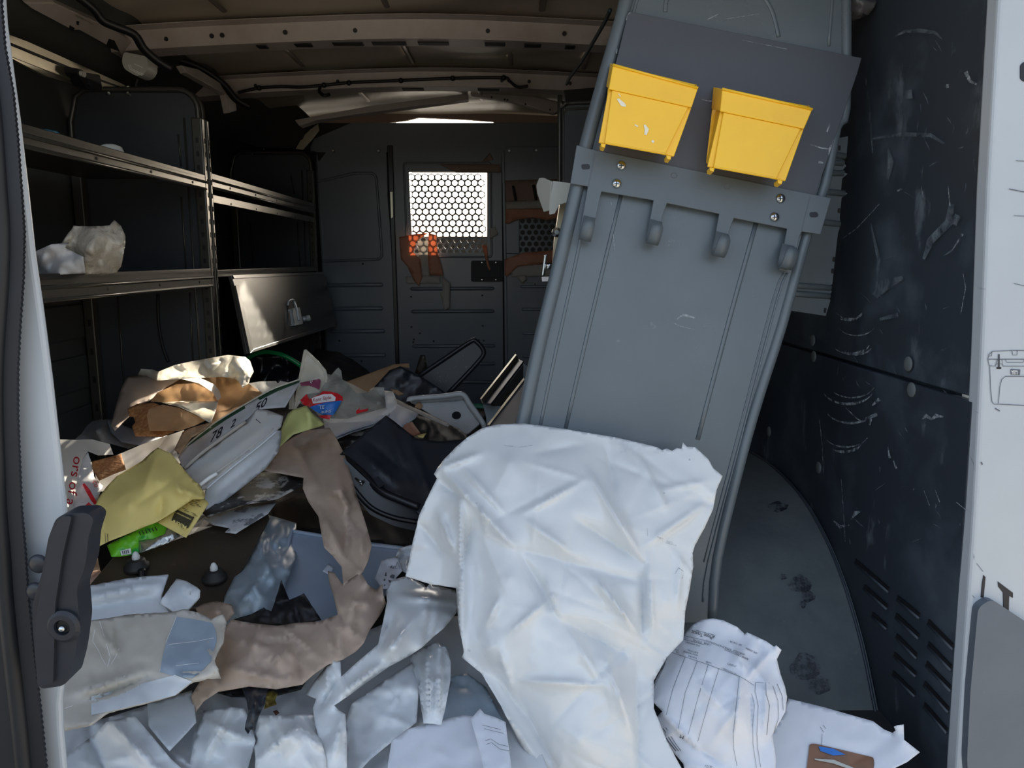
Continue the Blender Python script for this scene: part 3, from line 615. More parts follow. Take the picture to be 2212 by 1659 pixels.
# grey roof lamp and cable loom
lq = plY(2.3)
lm = slab('dome_lamp', rpoly([(278, 118), (328, 128), (331, 150), (322, 166), (305, 170), (280, 155), (274, 140)], 8), lq, -.03, .03, M['lampw'], bevel=.008, label='grey plastic dome lamp at the left roof edge', cat='lamp')
strokes('lamp_line', [([(277, 140), (281, 150), (308, 163)], 1.2), ([(280, 139), (285, 149), (311, 161)], 1.2), ([(290, 138), (308, 146)], 1.2)], lambda x, y, o: lq.at(x, y, .03+o), M['whiteprint'], lm)
wire('lamp_wire', [(297, 170, 0), (293, 185, 0), (294, 195, 0)], lq, .004, M['black'], lm)
hq = pl3((150, 0, 1.9), (350, 130, 2.35), (520, 220, 2.9))
wire('cable_loom', [(150, -20, .0), (200, 18, .0), (222, 45, .0), (250, 58, .0), (290, 75, .0), (310, 105, .0), (340, 132, 0), (370, 150, 0)], Pl(aY(250, 58, 2.05), (.5, -1, -.6)), .014, M['harness'], flat=.7, label='thick black taped cable loom along the left roof edge', cat='cable loom')
wire('cable_loom', [(355, 138, 0), (372, 130, 0), (410, 138, .0), (450, 158, .0), (485, 185, .0), (510, 215, 0), (540, 232, 0)], Pl(aY(440, 150, 2.7), (.5, -1, -.5)), .016, M['harness'], flat=.7, label='black taped cable loom between the two left roof bows', cat='cable loom')
bq = plY(2.90)
wire('wiring_cable', [(515, 200, 0), (560, 190, 0), (610, 187, 0), (650, 188, 0), (700, 184, 0), (760, 178, 0), (860, 174, 0), (980, 169, 0), (1085, 168, 0), (1100, 175, .0), (1118, 188, .01), (1140, 186, .02)], bq, .0055, M['harness'], label='thin black cable clipped along the second roof bow', cat='cable')
for (a, b, wd) in [(560, 190, 'leftmost clip of the second roof bow, beside the cable loom'), (700, 184, 'black cable clip directly above the hanging cable loop'), (754, 179, 'black cable clip next right of the hanging cable loop'), (866, 174, 'black cable clip above the left partition panel and door gap'), (978, 169, 'black cable clip above the perforated window'), (1088, 168, 'black cable clip where the thin cable bends down at its right end')]:
    MB().lathe(bq.at(a, b, .004), (0, -1, 0), [(.008, -.008), (.010, .0), (.006, .01)], 10).build('cable_clip', M['harness'], smooth=True, label=wd, cat='cable clip', group='clips along the second roof bow')
wire('cable_loop', [(692, 188, 0), (690, 198, .01), (700, 206, .02), (712, 204, .01)], bq, .006, M['harness'], label='short black cable loop hanging at the left of the second bow', cat='cable')
rqq = pl3((1310, 40, 1.75), (1225, 190, 2.5), (1300, 190, 2.4))
wire('dark_rope', [(1318, 22, 0), (1305, 50, 0), (1282, 90, 0), (1258, 130, 0), (1232, 166, 0), (1224, 182, 0)], rqq, .0045, mat('teal_black_cord', rgb(28, 44, 50), .6), label='thin dark rope stretched diagonally beside the leaning panel', cat='rope')
# ---------------------------------------------------------------- right wall liners, wheel well
rx = plX(XR)
zs = lambda y: .607-.0113*(y-1.06)
up = MB().prism([(XR, 1.135, 1.52), (XR, 1.075, .603), (XR, YB, .603), (XR, YB, 1.52)], (.012, 0, 0)).build('liner_upper', M['liner'], wr, bevel=.002)
lo = MB().prism([(XR-.004, 1.066, .597), (XR-.004, 1.035, -.02), (XR-.004, YB, -.02), (XR-.004, YB, .597)], (.016, 0, 0)).build('liner_lower', M['linerlow'], wr, bevel=.002)
for (a, b) in [(1760, 735), (1762, 770), (1968, 786), (1975, 842), (1773, 1010), (1665, 932)]:
    c = rx.at(a, b, .0)
    o = MB().lathe(c+rx.n*.004, rx.n, [(.0125, 0), (.0125, .0015), (.010, .003), (.002, .0035)], 16).build('liner_rivet', M['well'], wr, smooth=True)
lpx = [(1849, 1211, 1920, 1273), (1868, 1266, 1917, 1310), (1886, 1326, 1916, 1353), (1940, 1290, 1987, 1329), (1937, 1328, 1985, 1373), (1938, 1372, 1981, 1416), (1933, 1412, 1979, 1455), (1930, 1452, 1977, 1498), (2007, 1342, 2060, 1396), (2007, 1390, 2056, 1441), (2003, 1432, 2055, 1486), (1999, 1475, 2050, 1532), (1998, 1521, 2047, 1577)]
for (x0, y0, x1, y1) in lpx:
    a = rx.at(x0, y0, .005); b = rx.at(x1, y1, .005); d = b-a; L = np.linalg.norm(d); d /= L; nn = np.cross(d, rx.n)
    v = [a+nn*.0035, b+nn*.0035, b-nn*.0035, a-nn*.0035]
    MB().prism(v, rx.n*.0015).build('louvre_slot', M['black'], lo)
    MB().tube([a+nn*.005+rx.n*.001, b+nn*.005+rx.n*.001], .0028, 6).build('louvre_lip', M['linerlow'], lo, smooth=True)
rs = np.random.RandomState(11)
sf = lambda x, y, o: rx.at(x, y, .0052+o)
sc1 = []; sc2 = []
def arc(cx_, cy_, r, a0, a1, ry=None, w=4):
    ry = ry or r*.55; P = [(cx_+r*math.cos(t), cy_+ry*math.sin(t)) for t in np.linspace(a0, a1, 14)]
    W_ = [w*math.sin(math.pi*(i+.6)/14.2)*rs.uniform(.5, 1.2)+.5 for i in range(14)]; return (P, W_)
for (cx_, cy_, r, w) in [(1832, 672, 32, 4), (1850, 700, 40, 3), (1838, 738, 42, 6), (1850, 745, 34, 4), (1832, 838, 56, 5), (1840, 828, 50, 3), (1838, 880, 55, 5), (1822, 950, 42, 6), (1828, 936, 48, 3)]:
    sc1.append(arc(cx_, cy_, r, math.pi*.1, math.pi*rs.uniform(.7, .95), r*.62, w))
sc1 += [([(1770, 905), (1776, 960), (1779, 1030)], [1, 1.6, 1]), ([(1817, 1035), (1822, 1100), (1826, 1170)], [.8, 1.5, 1]), ([(1800, 1125), (1815, 1138), (1835, 1134)], [3, 8, 2]), ([(1838, 1122), (1848, 1108), (1860, 1104)], [2, 10, 2]), ([(1884, 876), (1900, 862)], [3, 9]),
        ([(1826, 880), (1852, 905), (1866, 912)], [1, 3, 2]), ([(1870, 905), (1895, 895)], [6, 8]), ([(1882, 905), (1878, 918)], 4), ([(1993, 905), (2000, 898), (2012, 905), (2022, 898), (2038, 900)], [2, 9, 6, 9, 3]), ([(2020, 1058), (2030, 1085)], [1, 2]), ([(1996, 1060), (2008, 1092)], [1, 1.6]),
        ([(2080, 590), (2086, 620), (2075, 680)], [1, 2, 1.4]), ([(1820, 515), (1850, 494), (1880, 462), (1900, 440)], [1, 2, 1.4, 2]), ([(2052, 548), (2080, 505)], [1, 5]), ([(2086, 155), (2095, 175), (2110, 182)], [9, 7, 5]), ([(2046, 182), (2046, 190)], 7), ([(2048, 402), (2052, 445)], [1, 2.5]), ([(1938, 413), (1948, 408)], 4), ([(1990, 400), (1994, 428)], [1, 1.5]),
        ([(1805, 675), (1822, 688), (1850, 688), (1862, 676)], [1, 3, 3, 1]), ([(2128, 625), (2110, 622)], 4), ([(2066, 1085), (2100, 1112)], 1.4), ([(1918, 965), (1922, 990)], [2, 5]), ([(1930, 995), (1936, 1012)], [2, 5])]
for k in range(70):
    x = rs.uniform(1800, 2110); y = rs.uniform(60, 1200); L = rs.uniform(4, 34); a = rs.choice([1.4, 1.2, -.5, .8, 1.7])+rs.uniform(-.3, .3)
    sc2.append(([(x, y), (x+L*.5*math.cos(a)+rs.uniform(-2, 2), y+L*.5*math.sin(a)), (x+L*math.cos(a), y+L*math.sin(a))], [.6, rs.uniform(1, 4), .5]))
for (P_, w_) in [([(1930, 80), (1955, 68), (1985, 66), (2020, 70), (2035, 84)], [2, 6, 9, 7, 3]), ([(1870, 170), (1880, 260), (1885, 330)], [3, 5, 2]), ([(1918, 318), (1924, 350), (1918, 390)], [2, 13, 3]), ([(1880, 300), (1950, 290), (2010, 292), (2040, 310)], [4, 8, 9, 5]),
                 ([(1955, 205), (1970, 203)], [16, 20]), ([(2055, 440), (2050, 480), (2010, 520), (1995, 560)], [12, 18, 16, 6]), ([(1890, 640), (1910, 615), (1950, 600)], [14, 26, 8]), ([(1880, 480), (1898, 560), (1892, 640)], [3, 8, 4]), ([(2070, 465), (2060, 485)], 14), ([(1900, 690), (1940, 680)], [6, 10])]: sc2.append((P_, w_))
strokes('scuff_marks', sc1, sf, M['scuff'], wr, kind='stuff'); strokes('scuff_marks', sc2, sf, M['scuff2'], wr, kind='stuff', off=.0006)
# wheel well: arched housing covered in grey mat
arch = [(2.42, -.01), (2.36, .11), (2.27, .19), (2.14, .25), (2.0, .283), (1.82, .292), (1.65, .278), (1.52, .24), (1.41, .18), (1.31, .09), (1.23, -.02)]
arch = smooth_path([(a, b, 0) for a, b in arch], 4)
N = 16; gv = []; gf = []
for i in range(N+1):
    x = XR-.006-.40*i/N; k = 1-.14*(i/N)**2.5
    for (a, b, _) in arch: gv.append((x, 1.83+(a-1.83)*(1-.05*(i/N)**3), b*k))
m_ = len(arch)
for i in range(N):
    for j in range(m_-1): gf.append([i*m_+j, i*m_+j+1, (i+1)*m_+j+1, (i+1)*m_+j])
gf.append(list(range(N*m_, (N+1)*m_)))
ww = mk('wheel_well', gv, gf, M['well'], smooth=True, label='grey scuffed wheel well cover at the foot of the right wall', **{})
ww['category'] = 'wheel well'
MB().tube([np.array((XR-.012, a, b+.003)) for (a, b, _) in arch], .003, 6, .8).build('seam_edge', M['linerlow'], ww, smooth=True)
wz = Pl(aX(1740, 1280, .6), (0, 0, 1))
pw = Pl((0.5, 1.4, .18), (0, -.55, 1))
mkp = []
# ---------------------------------------------------------------- rear right jamb with its sticker, lettering and corner trim
jp = pl3((2155, 0, 1.09), (2065, 1659, 1.01), (2300, 0, 1.09))
jb = slab('trim_12', [(2162, -90), (2158, 0), (2135, 400), (2122, 760), (2105, 1100), (2084, 1420), (2068, 1659), (2064, 1760), (2420, 1760), (2420, -90)], jp, -.03, 0, M['body'], bevel=.006, seg=3, **ST)
jf = lambda x, y, o: jp.at(x, y, o)
slab('access_hole', rpoly([(2203, 140), (2214, 132), (2230, 150), (2214, 178), (2203, 172)], 6), jp, .0, .0012, M['ink'], jb)
C_ = [([(2137, 790), (2134, 776), (2136, 766), (2144, 759), (2190, 757), (2230, 757)], 1.6), ([(2134, 776), (2230, 776)], 1.6), ([(2137, 790), (2150, 791), (2155, 776)], 1.6), ([(2164, 776), (2167, 791), (2230, 791)], 1.4), ([(2138, 791), (2140, 840), (2143, 868), (2147, 873), (2157, 873), (2230, 877)], 1.6), ([(2157, 871), (2160, 835), (2164, 820), (2172, 813), (2230, 813)], 1.4), ([(2186, 757), (2188, 767), (2197, 767), (2198, 758)], 1.4), ([(2172, 777), (2175, 783), (2210, 783), (2213, 777)], 1.3), ([(2136, 769), (2142, 769), (2143, 760)], 1.4), ([(2150, 791), (2153, 786), (2165, 786), (2167, 791)], 1)]
stk = strokes('sticker_outline', C_, jf, M['inkgrey'], jb)
strokes('sticker_latch', [([(2158, 765), (2158, 795)], 3), ([(2153, 795), (2163, 795)], 4)], jf, M['ink'], jb)
sb_ = slab('sticker_badge', [(2183, 797), (2203, 798), (2202, 810), (2183, 809)], jp, 0, .0012, M['inkgrey'], jb)
text('lettering', 'YETI', lambda x, y, o: jp.at(x, y, .0012+o), (2184.5, 808), (7.2, .3), (0, -11), M['whiteprint'], jb, bold=.02)
slab('letter', [(2124, 1242), (2128, 1246), (2124, 1290), (2118, 1290), (2121, 1258)], jp, 0, .0012, M['ink'], jb)
slab('letter', [(2155, 1256), (2187, 1280), (2187, 1291), (2179, 1287), (2178, 1320), (2167, 1311), (2166, 1280), (2156, 1267)], jp, 0, .0012, M['ink'], jb)
strokes('scratch', [([(2110, 1217), (2124, 1235)], 1), ([(2100, 1286), (2106, 1292)], 1), ([(2195, 347), (2215, 348)], 1.4), ([(2180, 408), (2215, 415)], 2), ([(2190, 466), (2215, 467)], 1.2), ([(2190, 612), (2215, 618)], 1.2), ([(2120, 998), (2122, 1004)], 3), ([(2150, 882), (2160, 888)], 2.5)], jf, M['inkgrey'], jb, kind='stuff')
ct = slab('trim_13', rpoly([(2100, 1305), (2128, 1286), (2330, 1420), (2330, 1770), (2100, 1770), (2076, 1640), (2084, 1480)], [12, 14, 4, 4, 30, 24, 4], 6), jp, 0, .014, mat('grey_corner_trim', rgb(92, 102, 113), .5, col2=rgb(84, 93, 104), vs=6, col3=rgb(130, 140, 148), s3=20, r3=(.66, .76)), bevel=.005, seg=3, **ST)
# ---------------------------------------------------------------- left rear door edge, rubber seal and door check
dp = plY(.85)
wl = [(2, 0), (10, 100), (28, 200), (38, 300), (45, 400), (52, 500), (50, 600), (42, 720), (38, 800), (38, 900), (42, 1000), (46, 1100), (55, 1200), (60, 1280), (72, 1400), (88, 1540), (100, 1659), (108, 1740)]
wrr = [(140, 1740), (139, 1658), (132, 1578), (130, 1518), (134, 1484), (146, 1300), (139, 1096), (123, 956), (108, 821), (88, 669), (71, 554), (54, 402), (37, 257), (20, 132), (5, 20), (0, -60)]
d2 = slab('door_2', [(-30, -60)]+[(a-14, b) for a, b in wl]+wrr, dp, -.010, 0, M['body'], bevel=.006, seg=3, **ST)
# seal: a scalloped rubber lip in front of the door edge
sp = []
for i in range(len(wl)-1):
    a, b = np.array(wl[i], float), np.array(wl[i+1], float); k = int(np.linalg.norm(b-a)/11)
    for j in range(k): t = j/k; p = a+(b-a)*t; sp += [tuple(p), tuple(p+(b-a)/k*.5+np.array([-2.4, 0]))]
dps = Pl((0, .828, 0), (0, -1, 0)); dpk = Pl((0, .80, 0), (0, -1, 0))
slg = slab('door_seal', [(-95, -60), (0, -60)]+sp+[(108, 1740), (-95, 1740)], dps, -.004, 0, M['seal'], d2)
wire('seal_bead', [(a-48, b, 0) for a, b in wl], dps, .009, M['seal'], d2, k=3)
chk = thing('door_check', dp.at(130, 1480, .03), 'dark plastic door check screwed to the white door edge', 'door check')
K = [(139, 1110), (188, 1108), (203, 1121), (190, 1163), (186, 1213), (180, 1235), (165, 1273), (171, 1343), (165, 1394), (160, 1425), (148, 1471), (134, 1482), (87, 1489), (80, 1467), (70, 1350), (72, 1300), (92, 1232), (104, 1163), (120, 1121)]
slab('check_body', rpoly(K, 10, 3), dpk, -.028, 0, M['latch'], chk, bevel=.005, seg=3)
slab('check_side', rpoly([(139, 1112), (160, 1112), (140, 1200), (125, 1300), (122, 1400), (120, 1470), (87, 1480), (84, 1440), (80, 1350), (100, 1240), (115, 1150)], 6, 3), dpk, .0, .005, M['latch'], chk, bevel=.004, seg=3)
c = dpk.at(141, 1350, 0)
MB().lathe(c, dp.n, [(.019, 0), (.019, .004), (.015, .007), (.009, .007), (.008, .001), (.001, .001)], 20).build('boss', M['latch'], chk, smooth=False)
MB().lathe(c+dp.n*.002, dp.n, [(.0075, 0), (.0075, .001)], 14).build('boss_hole', M['black'], chk)
MB().lathe(c+dp.n*.002+np.array([-.001, 0, -.002]), dp.n, [(.004, 0), (.004, .004), (.002, .006)], 12).build('pin', M['chrome'], chk, smooth=True)
for (a, b) in [(84, 1217), (78, 1277)]: MB().lathe(dp.at(a, b, .022), dp.n, [(.011, 0), (.011, .002), (.008, .004), (.001, .005)], 16).build('screw_head', M['blackpl'], chk, smooth=True)
# ---------------------------------------------------------------- leaning blue-grey steel end panel
lp_ = pl3((1500, 1350, 1.24), (1830, 0, 1.43), (1320, 0, 1.43))
def LP(pts, k=1): return [lp_.at(a, b, h) for a, b, h in pts]
pn = thing('leaning_panel', lp_.at(1500, 1350), 'tall blue-grey steel end panel leaning in front of the right wall with a hook bracket', 'steel panel')
PO = [(1356, -110), (1342, 0), (1300, 150), (1256, 312), (1232, 420), (1190, 600), (1160, 720), (1138, 820), (1118, 915), (1090, 1030), (1050, 1200), (1015, 1360), (1545, 1345), (1552, 1300), (1550, 1250), (1558, 1205), (1608, 997), (1650, 850), (1697, 704), (1752, 505), (1790, 400), (1815, 265), (1832, 236), (1834, 0), (1832, -110)]
slab('panel_sheet', PO, lp_, -.006, .0, M['panel'], pn, bevel=.002)
wire('rolled_edge', [(a+14, b, -.002) for a, b in [(1353, -110), (1339, 0), (1297, 150), (1253, 312), (1229, 420), (1187, 600), (1157, 720), (1135, 820), (1115, 915), (1087, 1030)]], lp_, .0125, M['panel'], pn, k=3, n=12)
wire('rolled_edge', [(a-9, b, -.002) for a, b in [(1834, -110), (1836, 0), (1834, 236), (1815, 275), (1790, 400), (1752, 505), (1697, 704), (1650, 850), (1608, 997), (1558, 1205), (1548, 1335)]], lp_, .0095, M['panel'], pn, k=3, n=12)
for (pth, r) in [([(1342, 420, 0), (1275, 696, 0), (1222, 925, 0)], .0035), ([(1633, 483, .0), (1574, 696, 0), (1507, 950, 0)], .0042), ([(1700, 590, 0), (1677, 650, 0), (1598, 954, 0), (1529, 1214, 0), (1518, 1300, 0)], .0032), ([(1692, 590, 0), (1668, 650, 0), (1589, 954, 0), (1520, 1214, 0)], .0022), ([(1388, -80, 0), (1376, 0, 0), (1330, 160, 0), (1305, 300, 0)], .003), ([(1262, 480, 0), (1232, 620, 0), (1192, 800, 0), (1165, 930, 0)], .003), ([(1800, -80, 0), (1798, 0, 0), (1790, 100, 0)], .003)]:
    wire('pressed_rib', pth, lp_, r, M['panel'], pn, k=3, flat=.55)
wire('embossed_arch', [(1437, 26, 0), (1440, 0, 0), (1460, -30, 0), (1510, -50, 0), (1580, -45, 0), (1640, -15, 0), (1668, 25, 0), (1682, 80, 0)], lp_, .004, M['panel'], pn, flat=.5)
strokes('scratch', [([(1462, 690), (1475, 680), (1492, 684), (1512, 690)], [2, 7, 4, 2]), ([(1440, 690), (1470, 705), (1500, 712)], [1, 2, 1]), ([(1323, 470), (1328, 560)], 1), ([(1318, 430), (1322, 445)], 1), ([(1640, 30), (1560, 42)], 1), ([(1528, 42), (1545, 34), (1552, 30)], 1.4)], lp_.at, M['scuff'], pn, kind='stuff')
lb_ = Pl(lp_.p+lp_.n*.0095, lp_.n)
# hook bracket
br = thing('hook_bracket', lb_.at(1500, 500, .01), None, None, parent=pn)
BO = [(1245, 316), (1285, 327), (1792, 430), (1769, 508), (1729, 502), (1724, 512), (1706, 590), (1680, 584), (1697, 496), (1583, 473), (1574, 496), (1562, 550), (1537, 540), (1551, 464), (1439, 441), (1429, 470), (1420, 520), (1395, 514), (1410, 435), (1298, 416), (1283, 487), (1278, 510), (1252, 500), (1269, 405), (1231, 399)]
slab('bracket_plate', BO, lb_, .004, .0075, M['bracket'], br, bevel=.0012)
for ss_ in [([(1285, 332), (1271, 402)], 1.4), ([(1750, 425), (1731, 500)], 1.4)]: strokes('bend_line', [ss_], lambda x, y, o: lb_.at(x, y, .0077+o), M['inkgrey'], br, off=.0004)
dv = np.array([-.235, .97])
def hook(cx_, cy_, cx2, top, wpx=26):
    P = []; w = wpx/2
    ex = np.array([.97, .235])
    def p(s, h, sx): 
        q_ = np.array([cx_, cy_])+dv*s+ex*sx*w; return lb_.at(q_[0], q_[1], .0)+lb_.n*h
    prof = [(-30, .0075)]+[(0, .0078)]+[(22*math.sin(t)+2, .0078+.014*(1-math.cos(t))) for t in np.linspace(.3, math.pi/2+1.2, 8)]
    s_, h_ = prof[-1]; prof += [(s_-8, h_+.002), (s_-18, h_+.003), (s_-28, h_+.002)]
    vs = []; n = len(prof)
    for i, (s, h) in enumerate(prof):
        k = 1 if i < n-3 else [1, .93, .55][i-(n-3)]
        vs += [p(s, h, -k), p(s, h, k)]
    fs = [[2*i, 2*i+1, 2*i+3, 2*i+2] for i in range(n-1)]
    mk('hook', vs, fs, M['bracket'], br, smooth=True, thick=.003)
for (a, b) in [(1266, 500), (1409, 508), (1550, 534), (1692, 560)]: hook(a, b, 0, 0)
for (a, b) in [(1342, 358), (1332, 397), (1686, 429), (1673, 469)]:
    s_ = MB().lathe(lb_.at(a, b, .0075), lb_.n, [(.0085, 0), (.0085, .001), (.0065, .0045), (.001, .0055)], 18).build('screw', M['chrome'], br, smooth=True)
    cc = lb_.at(a, b, .0131); ex_ = lb_.at(a+1, b, .0131)-cc; ex_ /= np.linalg.norm(ex_); ey_ = np.cross(lb_.n, ex_)
    for (u_, v_) in ((ex_, ey_), (ey_, ex_)): MB().prism([cc-u_*.004-v_*.0008, cc+u_*.004-v_*.0008, cc+u_*.004+v_*.0008, cc-u_*.004+v_*.0008], lb_.n*.0004).build('screw_recess', M['ink'], br)
for (a, b) in [(1456, 379), (1571, 403)]: MB().tube([lb_.at(a+6.5*math.cos(t), b+5.5*math.sin(t), .0076) for t in np.linspace(0, 2*math.pi, 17)], .0006, 5).build('rivet_ring', M['inkgrey'], br)
for (a, b) in [(1264, 363), (1754, 466)]: slab('slot_hole', rpoly([(a-10, b-5), (a+8, b-6), (a+10, b+5), (a-8, b+6)], 5), lb_, .0076, .0082, M['ink'], br)
# charcoal plate and the two yellow bins
plt = slab('mounting_plate', [(1357, 27), (1859, 127), (1850, 160), (1758, 426), (1700, 412), (1285, 329), (1320, 175), (1334, 120)], lb_, .0, .0038, M['plate'], bevel=.0008, label='charcoal mounting plate behind the two yellow bins on the leaning panel', cat='plate')
strokes('edge_chip', [([(1353, 44), (1355, 32), (1362, 27)], [1, 3, 2]), ([(1333, 105), (1332, 116)], 2), ([(1802, 300), (1793, 320), (1790, 335)], [2, 5, 2]), ([(1750, 312), (1775, 320), (1794, 322)], [1, 3, 2]), ([(1768, 350), (1778, 352)], [6, 3]), ([(1516, 215), (1530, 218), (1548, 219)], [1, 3, 1]), ([(1793, 266), (1786, 285)], 3), ([(1600, 86), (1700, 106)], .8)], lambda x, y, o: lb_.at(x, y, .0038+o), M['scuff'], plt, kind='stuff', off=.0006)
def ybin(TL, TR, RB, BR, BL, LB, label, dl, dr_):
    h1 = .078; bk_ = .016; t = thing('yellow_bin', lp_.at(BL[0], BL[1], .02), label, 'storage bin', 'yellow bins')
    F_ = lambda p_, h=h1: lp_.at(p_[0], p_[1], h)
    lerp = lambda p_, q_, k: (p_[0]+(q_[0]-p_[0])*k, p_[1]+(q_[1]-p_[1])*k)
    f = [lerp(LB, RB, .04), lerp(LB, RB, .965), lerp(BR, BL, .12), lerp(BL, BR, .08)]
    g = [(f[0][0]+dl, f[0][1]-4), (f[1][0]+dr_, f[1][1]-8), (f[2][0]+dr_, f[2][1]-10), (f[3][0]+dl, f[3][1]-10)]
    u_, w_ = lerp(TL, LB, .05), lerp(TR, RB, .05)
    b = MB(); n = lp_.n
    def shell(a, c, d, e, th=.003):
        A = [np.array(q_) for q_ in (a, c, d, e)]; ctr = (F_(f[0])+F_(f[2])+F_(g[0], bk_)+F_(g[2], bk_))/4; nn = np.cross(A[1]-A[0], A[2]-A[0]); nn /= np.linalg.norm(nn)
        if (ctr-A[0]) @ nn < 0: nn = -nn
        b.prism(A, nn*th)
    shell(*[F_(q_) for q_ in f]); shell(F_(f[0]), F_(f[3]), F_(g[3], bk_), F_(g[0], bk_)); shell(F_(f[1]), F_(f[2]), F_(g[2], bk_), F_(g[1], bk_)); shell(F_(f[3]), F_(f[2]), F_(g[2], bk_), F_(g[3], bk_))
    shell(F_((u_[0]+dl, u_[1]-4), bk_), F_((w_[0]+dr_, w_[1]-8), bk_), F_(g[2], bk_), F_(g[3], bk_))
    b.build('bin_body', M['yellow'], t, bevel=.0022)
    for (p0, p1, p2, p3) in [(lerp(LB, RB, 0), lerp(LB, RB, .055), lerp(BL, BR, .10), BL), (lerp(LB, RB, .93), RB, BR, lerp(BR, BL, .14))]:
        A = [F_(q_, h1-.005) for q_ in (p0, p1, p2, p3)]; MB().prism(A, -n*.004).build('side_flange', M['yellow'], t, bevel=.0015)
    b = MB()
    shell(F_(TL, h1+.003), F_(TR, h1+.003), F_(RB, h1+.003), F_(LB, h1+.003))
    shell(F_(TL, h1+.003), F_(LB, h1+.003), F_((LB[0]+dl*1.15, LB[1]-4), bk_), F_((TL[0]+dl*1.15, TL[1]-4), bk_)); shell(F_(TR, h1+.003), F_(RB, h1+.003), F_((RB[0]+dr_*.8, RB[1]-8), bk_), F_((TR[0]+dr_*.8, TR[1]-8), bk_))
    b.build('rim_band', M['yellow'], t, bevel=.0022)
    MB().tube([F_(TL, h1+.004), F_(TR, h1+.004)], .0022, 6).build('rim_lip', M['yellow'], t, smooth=True)
    for q_ in (lerp(BL, BR, .03), lerp(BR, BL, .10)):
        MB().prism([F_(q_), F_((q_[0]+11, q_[1]+2)), F_((q_[0]+9, q_[1]+10)), F_((q_[0]+1, q_[1]+8))], -n*.02).build('foot', M['yellow'], t, bevel=.001)
    return t, (lambda x, y, o: lp_.at(x, y, h1)+lp_.n*o)
y1, f1 = ybin((1324, 140), (1508, 190), (1494, 232), (1456, 338), (1293, 308), (1315, 192), 'left yellow plastic bin with white paint splashes on its front', -5, -3)
strokes('paint_splash', [([(1381, 175), (1390, 166)], [3, 8]), ([(1372, 176), (1378, 172)], 3), ([(1334, 214), (1345, 226), (1352, 230)], [4, 10, 3]), ([(1392, 270), (1397, 280), (1394, 292)], [4, 9, 5]), ([(1371, 270), (1378, 274)], 3), ([(1408, 304), (1412, 308)], 5), ([(1336, 203), (1340, 209)], 2)], f1, M['yellowchip'], y1, off=.001, kind='stuff')
y2, f2 = ybin((1560, 192), (1755, 236), (1737, 278), (1697, 391), (1528, 360), (1556, 240), 'right yellow plastic bin with a clean front beside the splashed one', -17, -8)
# grey white bent bracket and bits of shelf behind the panel's left edge
bt = bs_ = thing('steel_strut', plY(1.60).at(1265, 1100), 'worn galvanised strut with a pale bent bracket behind the leaning panel edge', 'strut')
bp_ = plY(1.5)
slab('bracket_wing', [(1168, 385), (1176, 384), (1195, 392), (1190, 455), (1178, 458), (1164, 418), (1162, 400)], pl3((1165, 400, 1.55), (1192, 392, 1.5), (1180, 458, 1.52)), 0, .004, M['lampw'], bt, bevel=.001)
slab('bracket_arm', rpoly([(1193, 391), (1248, 398), (1240, 445), (1222, 438), (1208, 442), (1198, 462), (1186, 464), (1188, 440)], 3), bp_, 0, .004, M['lampw'], bt, bevel=.001)
slab('strut_leg', [(1225, 420), (1262, 420), (1300, 700), (1330, 1300), (1290, 1300), (1262, 700)], plY(1.62), 0, .02, M['alu'], bs_, bevel=.002)
slab('strut_web', [(1208, 440), (1225, 436), (1210, 520), (1194, 598), (1190, 596), (1196, 520)], plY(1.6), 0, .02, M['alu'], bs_, bevel=.002)
MB().lathe(plY(1.58).at(1202, 502), (0, -1, 0), [(.010, 0), (.010, .008), (.005, .012)], 10).build('bolt', M['chrome'], bs_)
slab('hinge_barrel', [(1175, 550), (1183, 549), (1176, 597), (1169, 596)], plY(1.6), 0, .012, M['chrome'], bs_, bevel=.003)
slab('hinge_knuckle', [(1181, 571), (1190, 569), (1190, 580), (1180, 582)], plY(1.6), 0, .02, M['chrome'], bs_, bevel=.003)
slab('label_tag', [(1170, 598), (1190, 597), (1190, 607), (1171, 608)], plY(1.62), 0, .001, M['whiteprint'], bs_)
# right shelf end panel behind
re_ = thing('right_shelf_panel', (.4, 2.4, 0), 'dark rounded shelf end panel behind the top left of the leaning panel', 'shelf panel')
rq_ = plY(2.40)
slab('end_sheet', rpoly([(1208, 760), (1208, 222), (1500, 214), (1500, 760)], [2, 28, 2, 2], 6), rq_, -.006, 0, M['shelfdark'], re_)
wire('rolled_edge', [(1209, 760, 0), (1209, 250, 0), (1212, 234, 0), (1222, 225, 0), (1240, 222, 0), (1400, 217, 0)], rq_, .007, M['shelf'], re_, k=3)
wire('pressed_line', [(1217, 760, 0), (1217, 262, 0), (1221, 244, 0), (1232, 236, 0), (1400, 230, 0)], rq_, .003, M['shelf'], re_, k=3)
slab('dark_gap_panel', [(1218, 196), (1290, 190), (1290, 222), (1222, 224)], plY(2.6), 0, .01, M['black'], re_)
